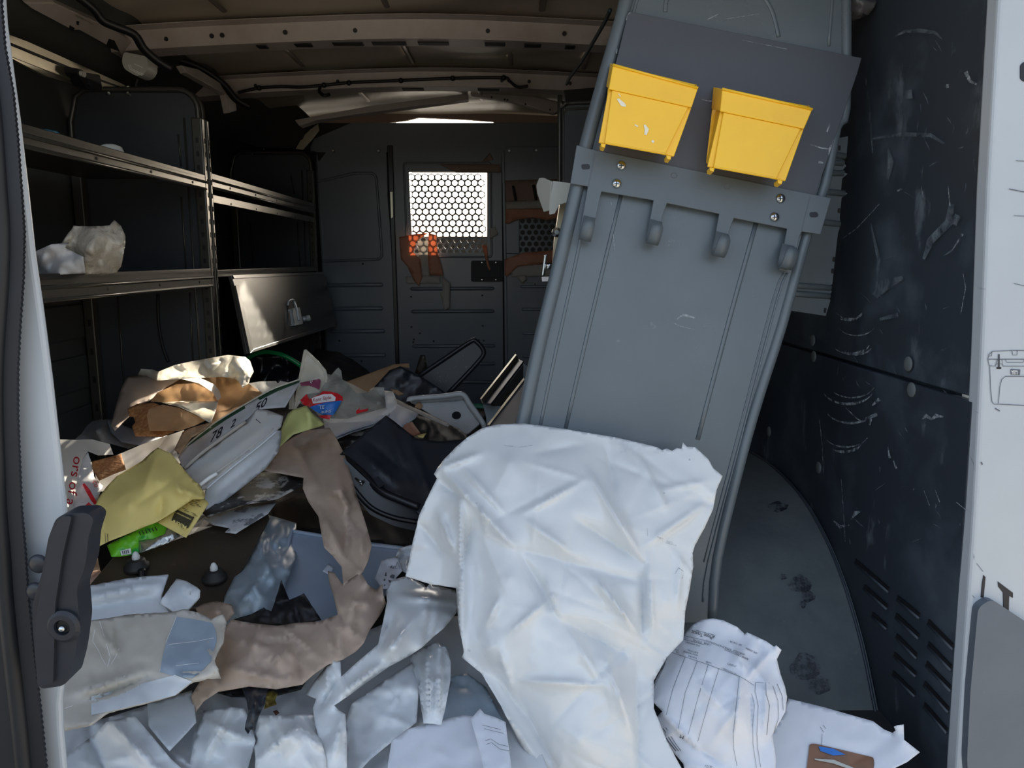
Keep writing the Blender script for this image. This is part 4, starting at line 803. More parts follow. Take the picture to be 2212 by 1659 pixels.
# stack of corrugated shelf pans at the right wall
cq = plY(1.50)
cs = thing('shelf_pan', cq.at(1750, 680), 'galvanised corrugated shelf pan standing between the leaning panel and the right wall', 'shelf pan')
CO = [(1640, 300), (1814, 298), (1830, 295), (1827, 333), (1816, 341), (1820, 350), (1826, 359), (1816, 371), (1829, 376), (1817, 386), (1815, 412), (1829, 418), (1816, 428), (1812, 470), (1814, 486), (1808, 505), (1803, 549), (1796, 614), (1785, 619), (1795, 629), (1790, 638), (1784, 642), (1792, 648), (1782, 682), (1708, 671), (1640, 655)]
slab('pan_sheet', CO, cq, 0, .004, M['corr'], cs)
for (pa, pb) in [((1700, 318), (1826, 338)), ((1690, 345), (1822, 352)), ((1680, 372), (1822, 374)), ((1680, 405), (1824, 418)), ((1680, 470), (1814, 484)), ((1660, 612), (1794, 622)), ((1660, 630), (1792, 640))]:
    wire('corrugation', [(pa[0], pa[1], .004), (pb[0], pb[1], .004)], cq, .006, M['corr'], cs, k=0)
for (a, b) in [(1812, 320), (1811, 455), (1800, 560), (1797, 585), (1781, 670)]: slab('slot', rpoly([(a-3, b-5), (a+2, b-5), (a+1, b+6), (a-4, b+5)], 2), cq, .004, .0052, M['black'], cs)
# bubble-wrapped roll at the top right
o, _ = sheet('wrapped_bundle', [(1825, -40, 0), (1890, -30, .02), (1892, 8, .03), (1880, 28, .03), (1862, 38, .02), (1835, 48, 0), (1826, 20, .03)], mat('smoky_wrap', rgb(96, 96, 98), .2, alpha=.8, bump=.6, bs=60), pl=plY(1.5), crumple=(.015, 22), ctrl=[(1855, 0, .05)], step=6, thick=.003, label='smoky plastic wrapped bundle at the very top beside the leaning panel', cat='bundle')
# ---------------------------------------------------------------- dark mound of debris under the litter
rs = np.random.RandomState(5); gv = []; gf = []; nx, ny = 70, 90
for j in range(ny+1):
    for i in range(nx+1):
        x = -.845+1.13*i/nx; y = .97+2.45*j/ny
        fx = np.clip((.22-x)/.5, 0, 1); fx = fx*fx*(3-2*fx); fe = np.clip((y-.97)/.12, .0, 1); far = np.clip((y-2.3)/.5, 0, 1)*np.clip((x+.75)/.3, 0, 1)
        z = (.10+.14*(y-.95)-.055)*fx*(.35+.65*fe)*(1-.55*far)+.006*math.sin(x*31+y*11)*math.sin(y*27)+.004
        gv.append((x, y, max(z, .003)+rs.uniform(0, .006)))
for j in range(ny):
    for i in range(nx): a = j*(nx+1)+i; gf.append([a, a+1, a+nx+2, a+nx+1])
o = mk('debris', gv, gf, M['debris'], label='dark mixed litter heaped on the van floor under the papers', cat='litter', kind='stuff')
def sh(name, pts, m, label, cat, h=.0, cr=(.006, 50), **kw):
    return sheet(name, pts, m, h=h, crumple=cr, label=label, cat=cat, **kw)
q0 = lambda Y, s=.6: Pl((0, Y, .2), (0, -1, s))
# ---- far centre
P27 = q0(2.75, .35)
sheet('cardboard_strip', [(748, 825), (800, 806), (852, 787), (884, 785), (885, 795), (869, 793), (839, 800), (849, 813), (843, 824), (793, 848), (770, 850)], M['card'], pl=P27, crumple=(.003, 40), thick=.004, step=8, h=.05, label='long torn strip of tan cardboard near the partition', cat='cardboard')
sheet('card_flap', [(908, 767), (918, 767), (923, 794), (912, 812), (896, 806)], M['boardbr'], pl=plY(3.2), crumple=(.002, 30), thick=.003, step=8, label='small upright brown card flap in front of the sliding door', cat='cardboard')
tp = q0(2.85, .15)
ft = thing('black_tray', tp.at(960, 850), 'speckled black plastic tray tilted up in front of the partition door', 'tray')
slab('tray_base', rpoly([(915, 806), (1017, 737), (1030, 738), (1045, 760), (1042, 771), (967, 850), (939, 854), (921, 838)], 5), tp, 0, .006, M['blackpl'], ft, bevel=.002)
wire('tray_rim', [(905, 812, .01), (960, 775, .014), (1016, 738, .014), (1029, 738, .014), (1045, 760, .012), (1030, 785, .01), (968, 850, .01)], tp, .009, M['blackpl'], ft)
rs = np.random.RandomState(2); sp_ = []
for k in range(46):
    t = rs.uniform(.1, 1); x = 930+100*t+rs.normal(0, 9); y = 838-78*t+rs.normal(0, 14)
    if inpoly(np.array([x]), np.array([y]), [(925, 815), (1014, 750), (1036, 765), (965, 842), (935, 845)])[0]: sp_.append(([(x, y), (x+rs.uniform(1, 3), y+rs.uniform(-1, 1))], rs.uniform(.6, 1.8)))
strokes('paint_speckle', sp_, lambda x, y, o: tp.at(x, y, .0062+o), M['scuff'], ft, kind='stuff', off=.0006)
sheet('rubber_sheet', [(808, 836), (841, 801), (865, 791), (902, 810), (930, 826), (965, 850), (945, 866), (900, 862), (870, 874), (820, 856)], M['blackpl'], pl=q0(2.55, .4), crumple=(.012, 26), step=7, thick=.002, label='dull black rubbery sheet between the tan cardboard and the black tray', cat='rubber sheet')
sheet('brown_scrap', [(843, 841), (858, 842), (873, 851), (860, 855)], M['card'], pl=q0(2.4, .4), crumple=(.002, 12), step=5, label='small brown cardboard scrap on the black rubbery sheet', cat='cardboard')
wt = Pl(aY(960, 890, 2.25), (0, -1, 1.1))
w_ = thing('white_tray', wt.at(960, 920), 'dirty white plastic tray with a round black hole', 'tray')
slab('tray_floor', rpoly([(886, 868), (956, 862), (998, 856), (1006, 866), (1040, 915), (1010, 940), (975, 930), (920, 890)], 5), wt, 0, .006, M['trayw'], w_, bevel=.002)
wire('tray_rim', [(884, 866, .03), (891, 861, .035), (956, 856, .04), (990, 851, .045), (1004, 855, .045), (1015, 872, .04), (1030, 893, .04), (1044, 915, .035), (1046, 925, .02)], wt, .008, M['trayw'], w_)
sheet('tray_wall', [(884, 866, .03), (990, 851, .045), (1006, 857, .045), (1046, 918, .035), (1040, 922, .0), (1000, 866, .0), (890, 872, 0)], M['trayw'], pl=wt, crumple=(.001, 30), step=8, parent=w_)
MB().lathe(wt.at(986, 898, .006), wt.n, [(.0135, 0), (.0135, .003), (.0105, .003), (.0105, .0006)], 22).build('hole_rim', M['black'], w_)
MB().lathe(wt.at(986, 898, .006), wt.n, [(.0125, 0), (.0125, .0022)], 22).build('round_hole', M['black'], w_)
sheet('tan_scrap', [(898, 872), (906, 868), (914, 876), (908, 884), (896, 880)], M['card'], pl=wt, h=.012, crumple=(.002, 8), step=4, label='tiny tan scrap lying in the dirty white tray', cat='cardboard')
mr = thing('metal_rails', aY(1090, 900, 2.1), 'dark steel drawer rails lying left of the leaning panel', 'rail')
rp1 = pl3((1125, 778, 2.5), (1050, 874, 2.1), (1060, 874, 2.12))
slab('rail_web', [(1119, 777), (1132, 784), (1062, 876), (1043, 874)], pl3((1125, 778, 2.5), (1043, 874, 2.15), (1062, 876, 2.1)), 0, .006, M['blackpl'], mr, bevel=.001)
slab('rail_flange', [(1118, 776), (1121, 778), (1046, 876), (1043, 874)], pl3((1125, 778, 2.5), (1043, 874, 2.15), (1062, 876, 2.1)), .006, .02, M['alu'], mr)
p2_ = pl3((1132, 820, 2.3), (1054, 919, 2.0), (1120, 915, 1.98))
slab('side_plate', [(1132, 820), (1150, 818), (1130, 960), (1040, 950), (1054, 919)], p2_, -.006, 0, M['plate'], mr, bevel=.001)
slab('plate_edge', [(1131, 818), (1134, 821), (1057, 921), (1053, 919)], p2_, 0, .003, M['alu'], mr)
slab('rail_upright', [(1130, 783), (1142, 790), (1138, 822), (1130, 822)], plY(2.4), 0, .01, M['bracket'], mr, bevel=.002)
slab('drawer_lip', rpoly([(1043, 874), (1056, 870), (1062, 878), (1086, 878), (1084, 892), (1070, 912), (1052, 922), (1050, 900)], 3), q0(2.15, .3), 0, .008, M['bracket'], mr, bevel=.002)
slab('drawer_inner', [(1062, 876), (1132, 786), (1135, 830), (1090, 880)], plY(2.6), 0, .006, M['black'], mr)
MB().lathe(aY(1106, 860, 2.35), (0, -1, .2), [(.022, 0), (.022, .03), (.018, .034), (.001, .034)], 18).build('brown_disc', M['boardbr'], smooth=True, label='brown round cap lying between the steel drawer rails', cat='cap')
sheet('green_strip', [(1020, 872), (1052, 873), (1053, 883), (1026, 882)], M['greenbelt'], pl=q0(2.5), crumple=(.001, 20), step=8, thick=.004, label='dull green strip behind the steel drawer rails', cat='strip')
sheet('brown_card', [(1028, 885), (1054, 884), (1055, 905), (1040, 905)], M['boardbr'], pl=q0(2.45), crumple=(.001, 20), step=8, thick=.003, label='dark brown card below the dull green strip', cat='cardboard')
# ---- far left: sunlit card box, bags
LQ = Pl(aY(420, 860, 1.98), (.0, -.5, 1))
sheet('clear_bag', [(297, 812, 0), (304, 797, .02), (329, 798, .03), (343, 803, .04), (376, 789, .08), (411, 781, .09), (480, 769, .08), (492, 767, .08), (530, 771, .06), (540, 780, .04), (548, 803, .02), (540, 818, .03), (537, 828, .02), (524, 838, .06), (517, 826, .06), (508, 818, .05), (480, 814, .05), (400, 818, .05), (340, 822, .02)], mat('cloudy_film', rgb(238, 236, 228), .25, alpha=.95, bump=.2, bs=30, translucent=.5), pl=LQ, crumple=(.02, 26), step=6, ctrl=[(450, 790, .12), (520, 800, .10)], label='sunlit cloudy white plastic bag on top of the brown box', cat='plastic bag')
bx = thing('brown_box', LQ.at(400, 925), 'torn brown cardboard box in the sunlight behind the yellow paper', 'cardboard box')
sheet('side_wall', [(275, 813, .0), (345, 813, 0), (400, 812, -.02), (360, 836, 0), (322, 866, .02), (300, 872, .03), (292, 886, .04), (248, 930, .05), (240, 921, .04), (253, 870, .02), (262, 841, .01)], M['kraft'], pl=LQ, crumple=(.003, 50), step=9, thick=.003, parent=bx)
sheet('back_wall', [(345, 838, -.03), (400, 812, -.05), (440, 804, -.04), (503, 814, -.03), (534, 827, .0), (566, 848, .02), (562, 862, .03), (454, 919, .05), (462, 885, .02), (470, 866, .0), (400, 868, -.04), (325, 868, -.02)], M['glow'], pl=LQ, crumple=(.005, 36), step=8, thick=0, parent=bx)
sheet('front_flap', [(411, 811, .04), (425, 813, .05), (463, 830, .06), (474, 844, .07), (478, 858, .07), (470, 866, .06), (460, 848, .05), (430, 828, .03), (385, 817, .03)], M['glowwhite'], pl=LQ, crumple=(.001, 30), step=6, thick=0, parent=bx)
sheet('inner_wall', [(325, 867, .02), (340, 848, .02), (380, 830, .03), (420, 828, .02), (458, 845, .03), (473, 862, .04), (468, 868, .04), (400, 874, .03)], M['glow'], pl=LQ, crumple=(.006, 26), step=7, thick=0, parent=bx)
sheet('board_scrap', [(276, 885, .08), (297, 874, .08), (333, 871, .09), (350, 880, .09), (340, 910, .09), (377, 932, .08), (351, 943, .08), (292, 941, .08), (286, 923, .08), (293, 914, .08), (288, 899, .08), (279, 899, .08)], M['cork'], pl=LQ, crumple=(.003, 24), step=6, thick=.005, label='torn piece of brown particle board inside the brown box', cat='board scrap')
sheet('kraft_envelope', [(317, 897, .12), (322, 884, .12), (351, 874, .11), (387, 881, .11), (425, 898, .10), (445, 908, .09), (420, 920, .10), (387, 931, .11), (323, 931, .12)], M['glow'], pl=LQ, crumple=(.007, 38), step=7, thick=0, label='tan kraft envelope lying on the particle board scrap', cat='envelope')
sheet('clear_film', [(351, 870, .07), (400, 866, .06), (472, 867, .06), (465, 890, .07), (456, 915, .10), (424, 896, .12), (390, 880, .12)], mat('thin_film', rgb(236, 226, 204), .2, alpha=.55, bump=.4, bs=30), pl=LQ, crumple=(.008, 22), step=6, label='thin creased clear film beside the tan kraft envelope', cat='plastic film')
sheet('corrugated_edge', [(395, 934, .10), (409, 927, .10), (440, 917, .10), (458, 913, .10), (440, 930, .10), (414, 945, .11), (400, 965, .12), (388, 981, .12), (377, 972, .12)], M['card'], pl=LQ, crumple=(.004, 12), step=4, thick=.003, label='ridged corrugated cardboard edge beside the transparent numbered sleeve', cat='cardboard')
sheet('wrinkled_sheet', [(154, 910), (181, 906), (245, 897), (262, 910), (250, 930), (273, 941), (301, 960), (277, 969), (234, 957), (200, 952), (161, 948)], M['paperdirty'], h=.02, crumple=(.012, 40), step=8, ctrl=[(210, 930, .05)], label='greyish wrinkled paper in shade left of the brown box', cat='paper')
sheet('folded_sheet', [(230, 905, .03), (250, 912, .04), (330, 945, .05), (370, 940, .05), (300, 962, .05), (262, 955, .05), (240, 935, .04)], M['paper'], h=.02, crumple=(.008, 40), step=8, label='white folded sheet showing under the brown box', cat='paper')
bxp = Pl(aY(300, 985, 1.78), (.1, -.4, 1))
wb = thing('white_carton', bxp.at(300, 1040), 'flattened white carton with one brown taped corner in strong sunlight', 'carton')
sheet('carton_face', [(262, 979, .02), (304, 961, .02), (350, 945, .02), (397, 929, .02), (404, 945, .03), (380, 972, .04), (392, 1000, .04), (330, 1020, .05), (250, 1060, .05), (212, 1062, .05), (205, 1020, .04), (235, 990, .03)], M['glowwhite'], pl=bxp, crumple=(.002, 60), step=9, thick=0, parent=wb)
sheet('carton_tape', [(196, 998, .07), (228, 990, .07), (262, 981, .07), (272, 1014, .075), (245, 1024, .075), (214, 1038, .075), (203, 1020, .07)], M['cork'], pl=bxp, crumple=(.001, 40), step=7, thick=.0015, parent=wb)
bg2 = thing('shopping_bag', bxp.at(150, 1100), 'white plastic shopping bag with red lettering at the far left', 'shopping bag')
RB = Pl(aY(170, 1020, 1.62), (.15, -1, .6))
_, bs1 = sheet('bag_front', [(95, 948, 0), (160, 950, .01), (199, 949, .0), (237, 959, -.02), (245, 982, -.03), (212, 984, .01), (190, 975, .03), (179, 990, .04), (167, 1035, .05), (155, 1112, .05), (95, 1120, .04)], M['glowwhite'], pl=RB, crumple=(.003, 50), step=8, thick=0, parent=bg2, folds=[(190, 975, 160, 1100, .01, 6)])
_, bs2 = sheet('bag_side', [(179, 990, .03), (190, 977, .02), (198, 1000, .01), (203, 1030, .01), (222, 1050, .01), (208, 1085, .02), (206, 1170, .04), (185, 1175, .04), (155, 1108, .04), (167, 1035, .04)], M['paperdirty'], pl=RB, crumple=(.010, 30), step=7, parent=bg2)
text('lettering', 'ors of a', bs1, (160, 984), (-5.6, 34), (29, 6), M['inkred'], bg2, off=.002)
strokes('red_stripe', [([(180, 1045), (190, 1060), (200, 1078), (207, 1088)], [5, 9, 9, 7]), ([(188, 1088), (200, 1100), (207, 1112)], [9, 12, 8])], bs2, M['red'], bg2, off=.003)
text('lettering', 'co', bs2, (199, 1040), (7, 14), (15, -6), M['inkred'], bg2, off=.004)
# ---- green edged transparent sleeve with digits, grey-white tub, pale green note
GP = Pl(aY(500, 950, 1.80), (.25, -1, .9))
sv = thing('clear_sleeve', GP.at(500, 990), 'transparent sleeve with a green printed edge and black digits', 'sleeve')
_, gs = sheet('sleeve_sheet', [(384, 986, .02), (405, 962, .02), (452, 924, .02), (488, 900, .01), (561, 857, .0), (597, 839, .0), (649, 821, .0), (645, 832, .0), (634, 850, .01), (616, 880, .02), (561, 884, .02), (507, 927, .03), (434, 983, .03), (394, 1010, .04)], M['paperdirty'], pl=GP, crumple=(.002, 60), step=9, thick=.002, parent=sv)
strokes('green_edge', [([(405, 963), (430, 943), (452, 927), (488, 903), (525, 881), (561, 860), (597, 842), (646, 824)], [3, 7, 8, 7, 7, 8, 8, 4])], gs, M['greenframe'], sv, off=.002)
wire('clear_rim', [(384, 986, .03), (405, 961, .03), (452, 922, .03), (488, 898, .02), (561, 855, .01), (597, 837, .01), (649, 819, .01)], GP, .002, M['clearwarm'], sv)
text('digits', '78', gs, (452, 957), (25, -15.5), (10, -33), M['ink'], sv, off=.0035, bold=.01)
text('digits', '2', gs, (496, 926), (22, -14), (9, -26), M['ink'], sv, off=.0035, bold=.01)
text('digits', '50', gs, (548, 892), (26, -17), (9, -28), M['ink'], sv, off=.0035, bold=.01)
TB = Pl(aY(500, 1010, 1.62), (.2, -1, 1.0))
tb = thing('foam_container', TB.at(480, 1080), 'closed grey-white takeaway container lying diagonally across the pile', 'food container')
_, ts = sheet('container_lid', [(397, 1014, .02), (434, 982, .03), (480, 948, .03), (530, 913, .03), (556, 884, .03), (580, 888, .03), (612, 900, .03), (607, 922, .04), (597, 930, .05), (560, 962, .055), (500, 1010, .055), (446, 1055, .055), (430, 1060, .05), (410, 1040, .04)], M['foamgrey'], pl=TB, crumple=(.001, 80), step=9, thick=.004, parent=tb, folds=[(420, 1030, 600, 905, .008, 10), (405, 1005, 555, 890, -.006, 6)])
sheet('container_base', [(446, 1052, .05), (500, 1008, .05), (560, 960, .05), (597, 930, .045), (607, 930, .03), (606, 950, .02), (600, 977, .01), (570, 1015, .01), (520, 1055, .01), (470, 1092, .01), (446, 1106, .01), (440, 1080, .02)], M['foam'], pl=TB, crumple=(.002, 60), step=8, thick=.004, parent=tb, folds=[(455, 1075, 600, 955, .008, 5)])
wire('hinge_line', [(446, 1056, .058), (500, 1011, .060), (560, 964, .060), (598, 931, .055)], TB, .0025, M['foam'], tb)
wire('lid_crease', [(462, 1024, .062), (510, 990, .064), (555, 955, .064), (590, 925, .058)], TB, .0012, M['foamgrey'], tb)
wire('lid_rim', [(398, 1012, .03), (434, 980, .04), (480, 946, .04), (530, 911, .04)], TB, .004, M['tape'], tb)
strokes('tab_edge', [([(412, 1022), (414, 1008), (430, 1004), (452, 1003), (462, 1012), (468, 1022)], 1.2)], ts, M['inkgrey'], tb, off=.002)
wire('tab', [(432, 1048, .065), (450, 1034, .068), (468, 1023, .065)], TB, .0042, M['whiteprint'], tb)
strokes('printed_triangle', [([(540, 912), (553, 908), (566, 917)], [1, 6, 2]), ([(545, 913), (562, 917)], 2)], ts, M['ink'], tb, off=.003)
NP = Pl(aY(650, 905, 1.85), (.1, -1, .8))
_, ns = sheet('green_note', [(633, 885, .03), (662, 876, .04), (672, 890, .05), (702, 917, .02), (690, 922, .03), (671, 927, .05), (633, 939, .05), (604, 966, .05), (600, 948, .05), (612, 915, .04), (622, 894, .03)], M['greenpaper'], pl=NP, h=.05, crumple=(.004, 34), step=7, folds=[(662, 876, 673, 925, .02, 7)], label='folded pale green invoice sheet between the takeaway container and the bun bag', cat='paper')
# ---- clear clamshell and bun bag
CQ = Pl(aY(690, 860, 1.98), (.0, -1, .45))
cl_ = thing('clear_clamshell', CQ.at(640, 880), 'clear rigid clamshell standing upright left of the bun bag', 'clamshell')
sheet('clamshell_wall', [(660, 759, 0), (666, 762, 0), (702, 801, 0), (702, 826, 0), (690, 848, .02), (660, 852, .02), (640, 882, .03), (634, 880, .03), (648, 816, 0)], M['clearwarm'], pl=CQ, crumple=(.004, 30), step=7, parent=cl_)
wire('clamshell_rim', [(637, 884, .03), (648, 817, .0), (658, 764, 0), (660, 758, 0), (665, 762, 0), (702, 801, 0), (703, 826, .0)], CQ, .0042, M['clearwarm'], cl_, k=2)
for xx in (628, 633): wire('clamshell_rib', [(xx, 844, .03), (xx-1, 884, .03)], CQ, .004, M['clearwarm'], cl_, k=0)
bb_ = thing('bun_bag', CQ.at(740, 910, .03), 'crumpled clear bread bun bag with red and blue print', 'bread bag')
_, us = sheet('bag_film', [(648, 826, .02), (690, 815, .02), (700, 806, .02), (716, 810, .02), (724, 800, .02), (731, 794, .02), (737, 800, .02), (740, 820, .03), (778, 838, .03), (795, 848, .04), (800, 840, .04), (808, 836, .05), (829, 837, .05), (831, 855, .05), (851, 865, .05), (855, 881, .05), (840, 898, .05), (821, 897, .05), (804, 909, .04), (760, 912, .04), (713, 914, .05), (690, 900, .05), (676, 884, .04), (650, 872, .03), (641, 850, .03)], mat('clear_wrinkled_film', rgb(230, 228, 216), .08, alpha=.28, bump=.5, bs=36), pl=CQ, crumple=(.012, 20), step=5, thick=0, ctrl=[(740, 870, .06), (820, 870, .09)], parent=bb_)
us2 = lambda x, y, o: us(x, y, .004+o)
def decal(name, pts, m, sf_, parent, off=.001, step=5):
    E_ = [(float(a), float(b)) for a, b in dens(pts, step, True)]; xs_ = [a for a, b in E_]; ys_ = [b for a, b in E_]
    g = [(x, y) for x in np.arange(min(xs_), max(xs_), step) for y in np.arange(min(ys_), max(ys_), step)]
    ga = np.array(g); kk = inpoly(ga[:, 0], ga[:, 1], E_); n = len(E_)
    ea = np.array(E_); g = [p for p, q_ in zip(g, kk) if q_ and np.min(np.hypot(ea[:, 0]-p[0], ea[:, 1]-p[1])) > step*.4]
    r = delaunay_2d_cdt([Vector(p) for p in E_+g], [(i, (i+1) % n) for i in range(n)], [], 1, 1e-3)
    V = np.array([tuple(p) for p in r[0]]); cc = np.array([V[list(t)].mean(0) for t in r[2]]); ok = inpoly(cc[:, 0], cc[:, 1], E_)
    return mk(name, sf_(V[:, 0], V[:, 1], off), [list(t)[::-1] for t, q_ in zip(r[2], ok) if q_], m, parent, smooth=True)
decal('plum_print', [(648, 827), (690, 818), (693, 822), (690, 842), (683, 838), (668, 833), (650, 834)], M['magenta'], us2, bb_)
decal('red_print', [(649, 864), (662, 851), (671, 868), (666, 878), (655, 874)], M['red'], us2, bb_)
decal('red_print', [(690, 852), (697, 845), (715, 846), (730, 850), (740, 857), (741, 866), (727, 866), (668, 880), (664, 870), (672, 860)], M['red'], us2, bb_)
decal('white_print', [(673, 860), (700, 851), (716, 851), (725, 858), (724, 866), (676, 872)], M['whiteprint'], us2, bb_, off=.003)
decal('blue_print', [(669, 879), (700, 870), (738, 865), (729, 883), (720, 897), (695, 895), (680, 888)], M['blue'], us2, bb_, off=.004)
decal('red_print', [(687, 898), (716, 896), (712, 906), (696, 903)], M['red'], us2, bb_)
text('lettering', 'Kent Style', us2, (675, 868), (9.6, -1.5), (1, -11), M['inkred'], bb_, off=.005)
text('lettering', 'TE', us2, (689, 884), (10.5, -1.2), (.5, -11), M['whiteprint'], bb_, off=.007)
text('lettering', 'BUNS', us2, (694, 893), (8.2, -1), (.5, -7.5), M['whiteprint'], bb_, off=.007)
decal('red_print', [(769, 888), (778, 880), (775, 886), (790, 884), (796, 882), (793, 888), (783, 890), (770, 894)], M['red'], us2, bb_)
text('digits', '9', us2, (676, 828), (-14, 3), (0, -10), M['whiteprint'], bb_, off=.004)
wire('green_strap', [(536, 774, 0), (552, 765, .0), (575, 760, .0), (600, 764, .0), (625, 774, .0), (650, 790, .0)], plY(2.75), .0085, M['green'], n=12, label='shiny green plastic strap arching behind the pile', cat='strap')
sheet('black_bag', [(540, 778), (560, 768), (600, 768), (640, 785), (655, 805), (640, 826), (600, 828), (555, 830), (545, 810)], M['blackgloss'], pl=plY(2.85), crumple=(.03, 30), step=7, thick=.002, label='glossy black plastic bag under the green strap', cat='plastic bag')
sheet('white_card', [(536, 828, 0), (560, 824, 0), (596, 823, 0), (600, 828, 0), (606, 823, 0), (630, 827, 0), (640, 836, 0), (600, 845, 0), (566, 856, 0), (556, 842, 0)], M['glowwhite'], thick=0, pl=Pl(aY(590, 835, 2.0), (0, -.5, 1)), crumple=(.004, 30), step=7, label='sunlit white card sticking out behind the transparent sleeve', cat='card')
# ---- paper stack and newspapers right of the bun bag
sheet('white_paper', [(830, 844, 0), (849, 846, 0), (858, 868, 0), (905, 892, 0), (900, 902, 0), (880, 915, 0), (866, 926, 0), (840, 915, 0), (835, 890, 0)], M['paper'], h=.07, crumple=(.010, 30), step=7, label='white sheet of paper between the bun bag and the black tote', cat='paper')
sheet('card_edge', [(856, 862), (884, 876), (947, 904), (972, 917), (968, 922), (940, 910), (884, 884), (858, 872)], M['tape'], h=.10, crumple=(.002, 50), step=7, thick=.002, label='long narrow cream card edge in front of the dirty white tray', cat='card')
for i, (a, b) in enumerate([(0, 0), (3, 5)]):
    sheet('paper_sheet', [(698+a, 904+b), (750, 905+b), (835, 880+b), (842, 893+b), (812, 914+b), (760, 930+b), (724+a, 944+b), (702, 930+b)], M['paper'], h=.08-.012*i, crumple=(.002, 60), step=9, seed=i, label=['white sheet on top of the thin paper stack below the bun bag', 'white sheet second in the thin paper stack below the bun bag'][i], cat='paper', group='thin paper stack')
sheet('magazine', [(724, 948), (790, 922), (812, 918), (800, 932), (740, 980), (730, 965)], M['news'], h=.055, crumple=(.003, 20), step=6, label='dark printed magazine edge under the white paper stack', cat='magazine')
# ---- black tote and black film
BT = Pl(aY(850, 1000, 1.75), (.15, -1, 1.5))
to = thing('black_tote', BT.at(830, 1140), 'large black plastic tote lid and rim in the middle of the pile', 'plastic tote')
sheet('tote_lid', [(737, 980), (786, 939), (834, 899), (853, 913), (872, 928), (900, 950), (950, 955), (1010, 950), (1010, 1010), (950, 1040), (930, 1110), (905, 1112), (882, 1088), (822, 1058), (780, 1018)], M['blackpl'], pl=BT, crumple=(.004, 60), step=8, thick=.006, parent=to, folds=[(770, 975, 860, 1050, .014, 7), (790, 950, 905, 1040, -.012, 9), (834, 905, 900, 1080, .008, 8), (880, 950, 930, 1080, .012, 8)])
wire('tote_rim', [(738, 984, .004), (780, 1020, .008), (822, 1060, .008), (860, 1078, .008), (905, 1096, .006)], BT, .009, M['blackgloss'], to)
FB = Pl(BT.at(822, 1062), (.2, -1, .35))
slab('tote_side', rpoly([(741, 988), (822, 1064), (882, 1088), (925, 1102), (900, 1148), (850, 1136), (800, 1112), (770, 1075)], 6), FB, -.01, 0, M['blackgloss'], to, bevel=.003)
wire('side_ridge', [(760, 1050, .006), (800, 1095, .006), (850, 1118, .006), (905, 1128, .006)], FB, .006, M['blackgloss'], to)
slab('clip', rpoly([(806, 1046), (818, 1040), (832, 1058), (820, 1066)], 3), BT, .008, .02, M['blackpl'], to, bevel=.002)
wire('wire_clip', [(768, 1033, .02), (778, 1040, .028), (786, 1040, .02), (780, 1046, .03)], BT, .0028, M['chrome'], to)
sheet('black_film', [(892, 912, .06), (902, 897, .06), (935, 905, .07), (965, 915, .07), (990, 925, .07), (1012, 944, .06), (1000, 975, .04), (960, 985, .05), (925, 965, .06), (908, 938, .06)], M['rubber'], h=.02, crumple=(.012, 30), step=7, label='glossy black film draped over the black tote', cat='plastic film')
sheet('terracotta_card', [(874, 918), (890, 911), (908, 936), (884, 947), (868, 930)], mat('terracotta_card', rgb(150, 96, 76), .7), h=.13, crumple=(.001, 40), step=7, thick=.002, label='small terracotta card scrap on the black tote', cat='card')
sheet('yellow_scrap', [(900, 940), (921, 936), (914, 946), (904, 944)], M['yelpaper'], h=.13, crumple=(.001, 40), step=6, label='tiny pale yellow paper scrap beside the terracotta card', cat='paper')
sheet('tote_shade_sheet', [(585, 1095), (640, 1070), (700, 1070), (800, 1100), (905, 1110), (900, 1180), (860, 1182), (760, 1170), (690, 1150), (630, 1140), (590, 1118)], M['black'], h=-.02, crumple=(.01, 50), step=10, label='black sheet standing in for the deep shade under the tote', cat='shade sheet')  # dark void below the tote, its shade painted as a black sheet
# ---- newspapers left of the kraft paper
sheet('newspaper', [(440, 1120, 0), (520, 1094, 0), (598, 1084, 0), (579, 1110, 0), (509, 1153, 0), (486, 1150, 0), (496, 1141, 0), (460, 1134, 0)], mat('newsprint_page', rgb(196, 198, 200), .6, col2=rgb(120, 122, 126), vs=34, vr=(.56, .62)), h=.085, crumple=(.003, 40), step=8, label='folded light newspaper on the brown board', cat='newspaper')
sheet('photo_page', [(437, 1108), (500, 1065), (560, 1022), (600, 1018), (655, 1036), (652, 1050), (600, 1078), (520, 1092), (447, 1118)], M['news'], h=.11, crumple=(.004, 46), step=8, folds=[(450, 1112, 600, 1075, .01, 6)], label='glossy dark photo page above the light newspaper', cat='magazine')
# ---- brown board with two bumpers
BP = Pl(PILE.at(380, 1220, .05), (.12, -.35, 1))
bo = thing('brown_board', BP.at(400, 1310), 'dark brown board with two rubber bumpers', 'board')
slab('board_sheet', [(186, 1272), (247, 1200), (343, 1178), (400, 1158), (480, 1128), (578, 1104), (582, 1118), (487, 1300), (430, 1312), (300, 1320), (190, 1300)], BP, -.008, 0, M['boardbr'], bo, bevel=.002)
for (a, b) in [(296, 1228), (464, 1252)]:
    c = BP.at(a, b, 0); k = MB().lathe(c, (0, -.1, 1), [(.023, 0), (.023, .007), (.018, .010), (.016, .018), (.010, .020), (.001, .020)], 20).build('bumper', M['rubber'], bo, smooth=True)
    MB().lathe(c+np.array([0, 0, .016]), (0, -.1, 1), [(.0075, 0), (.007, .010), (.004, .017), (.001, .019)], 16).build('bumper_tip', M['whiteplug'], k, smooth=True)
MB().lathe(BP.at(307, 1246, 0), (0, 0, 1), [(.007, 0), (.007, .014), (.004, .016)], 12).build('stud', M['blackgloss'], bo)
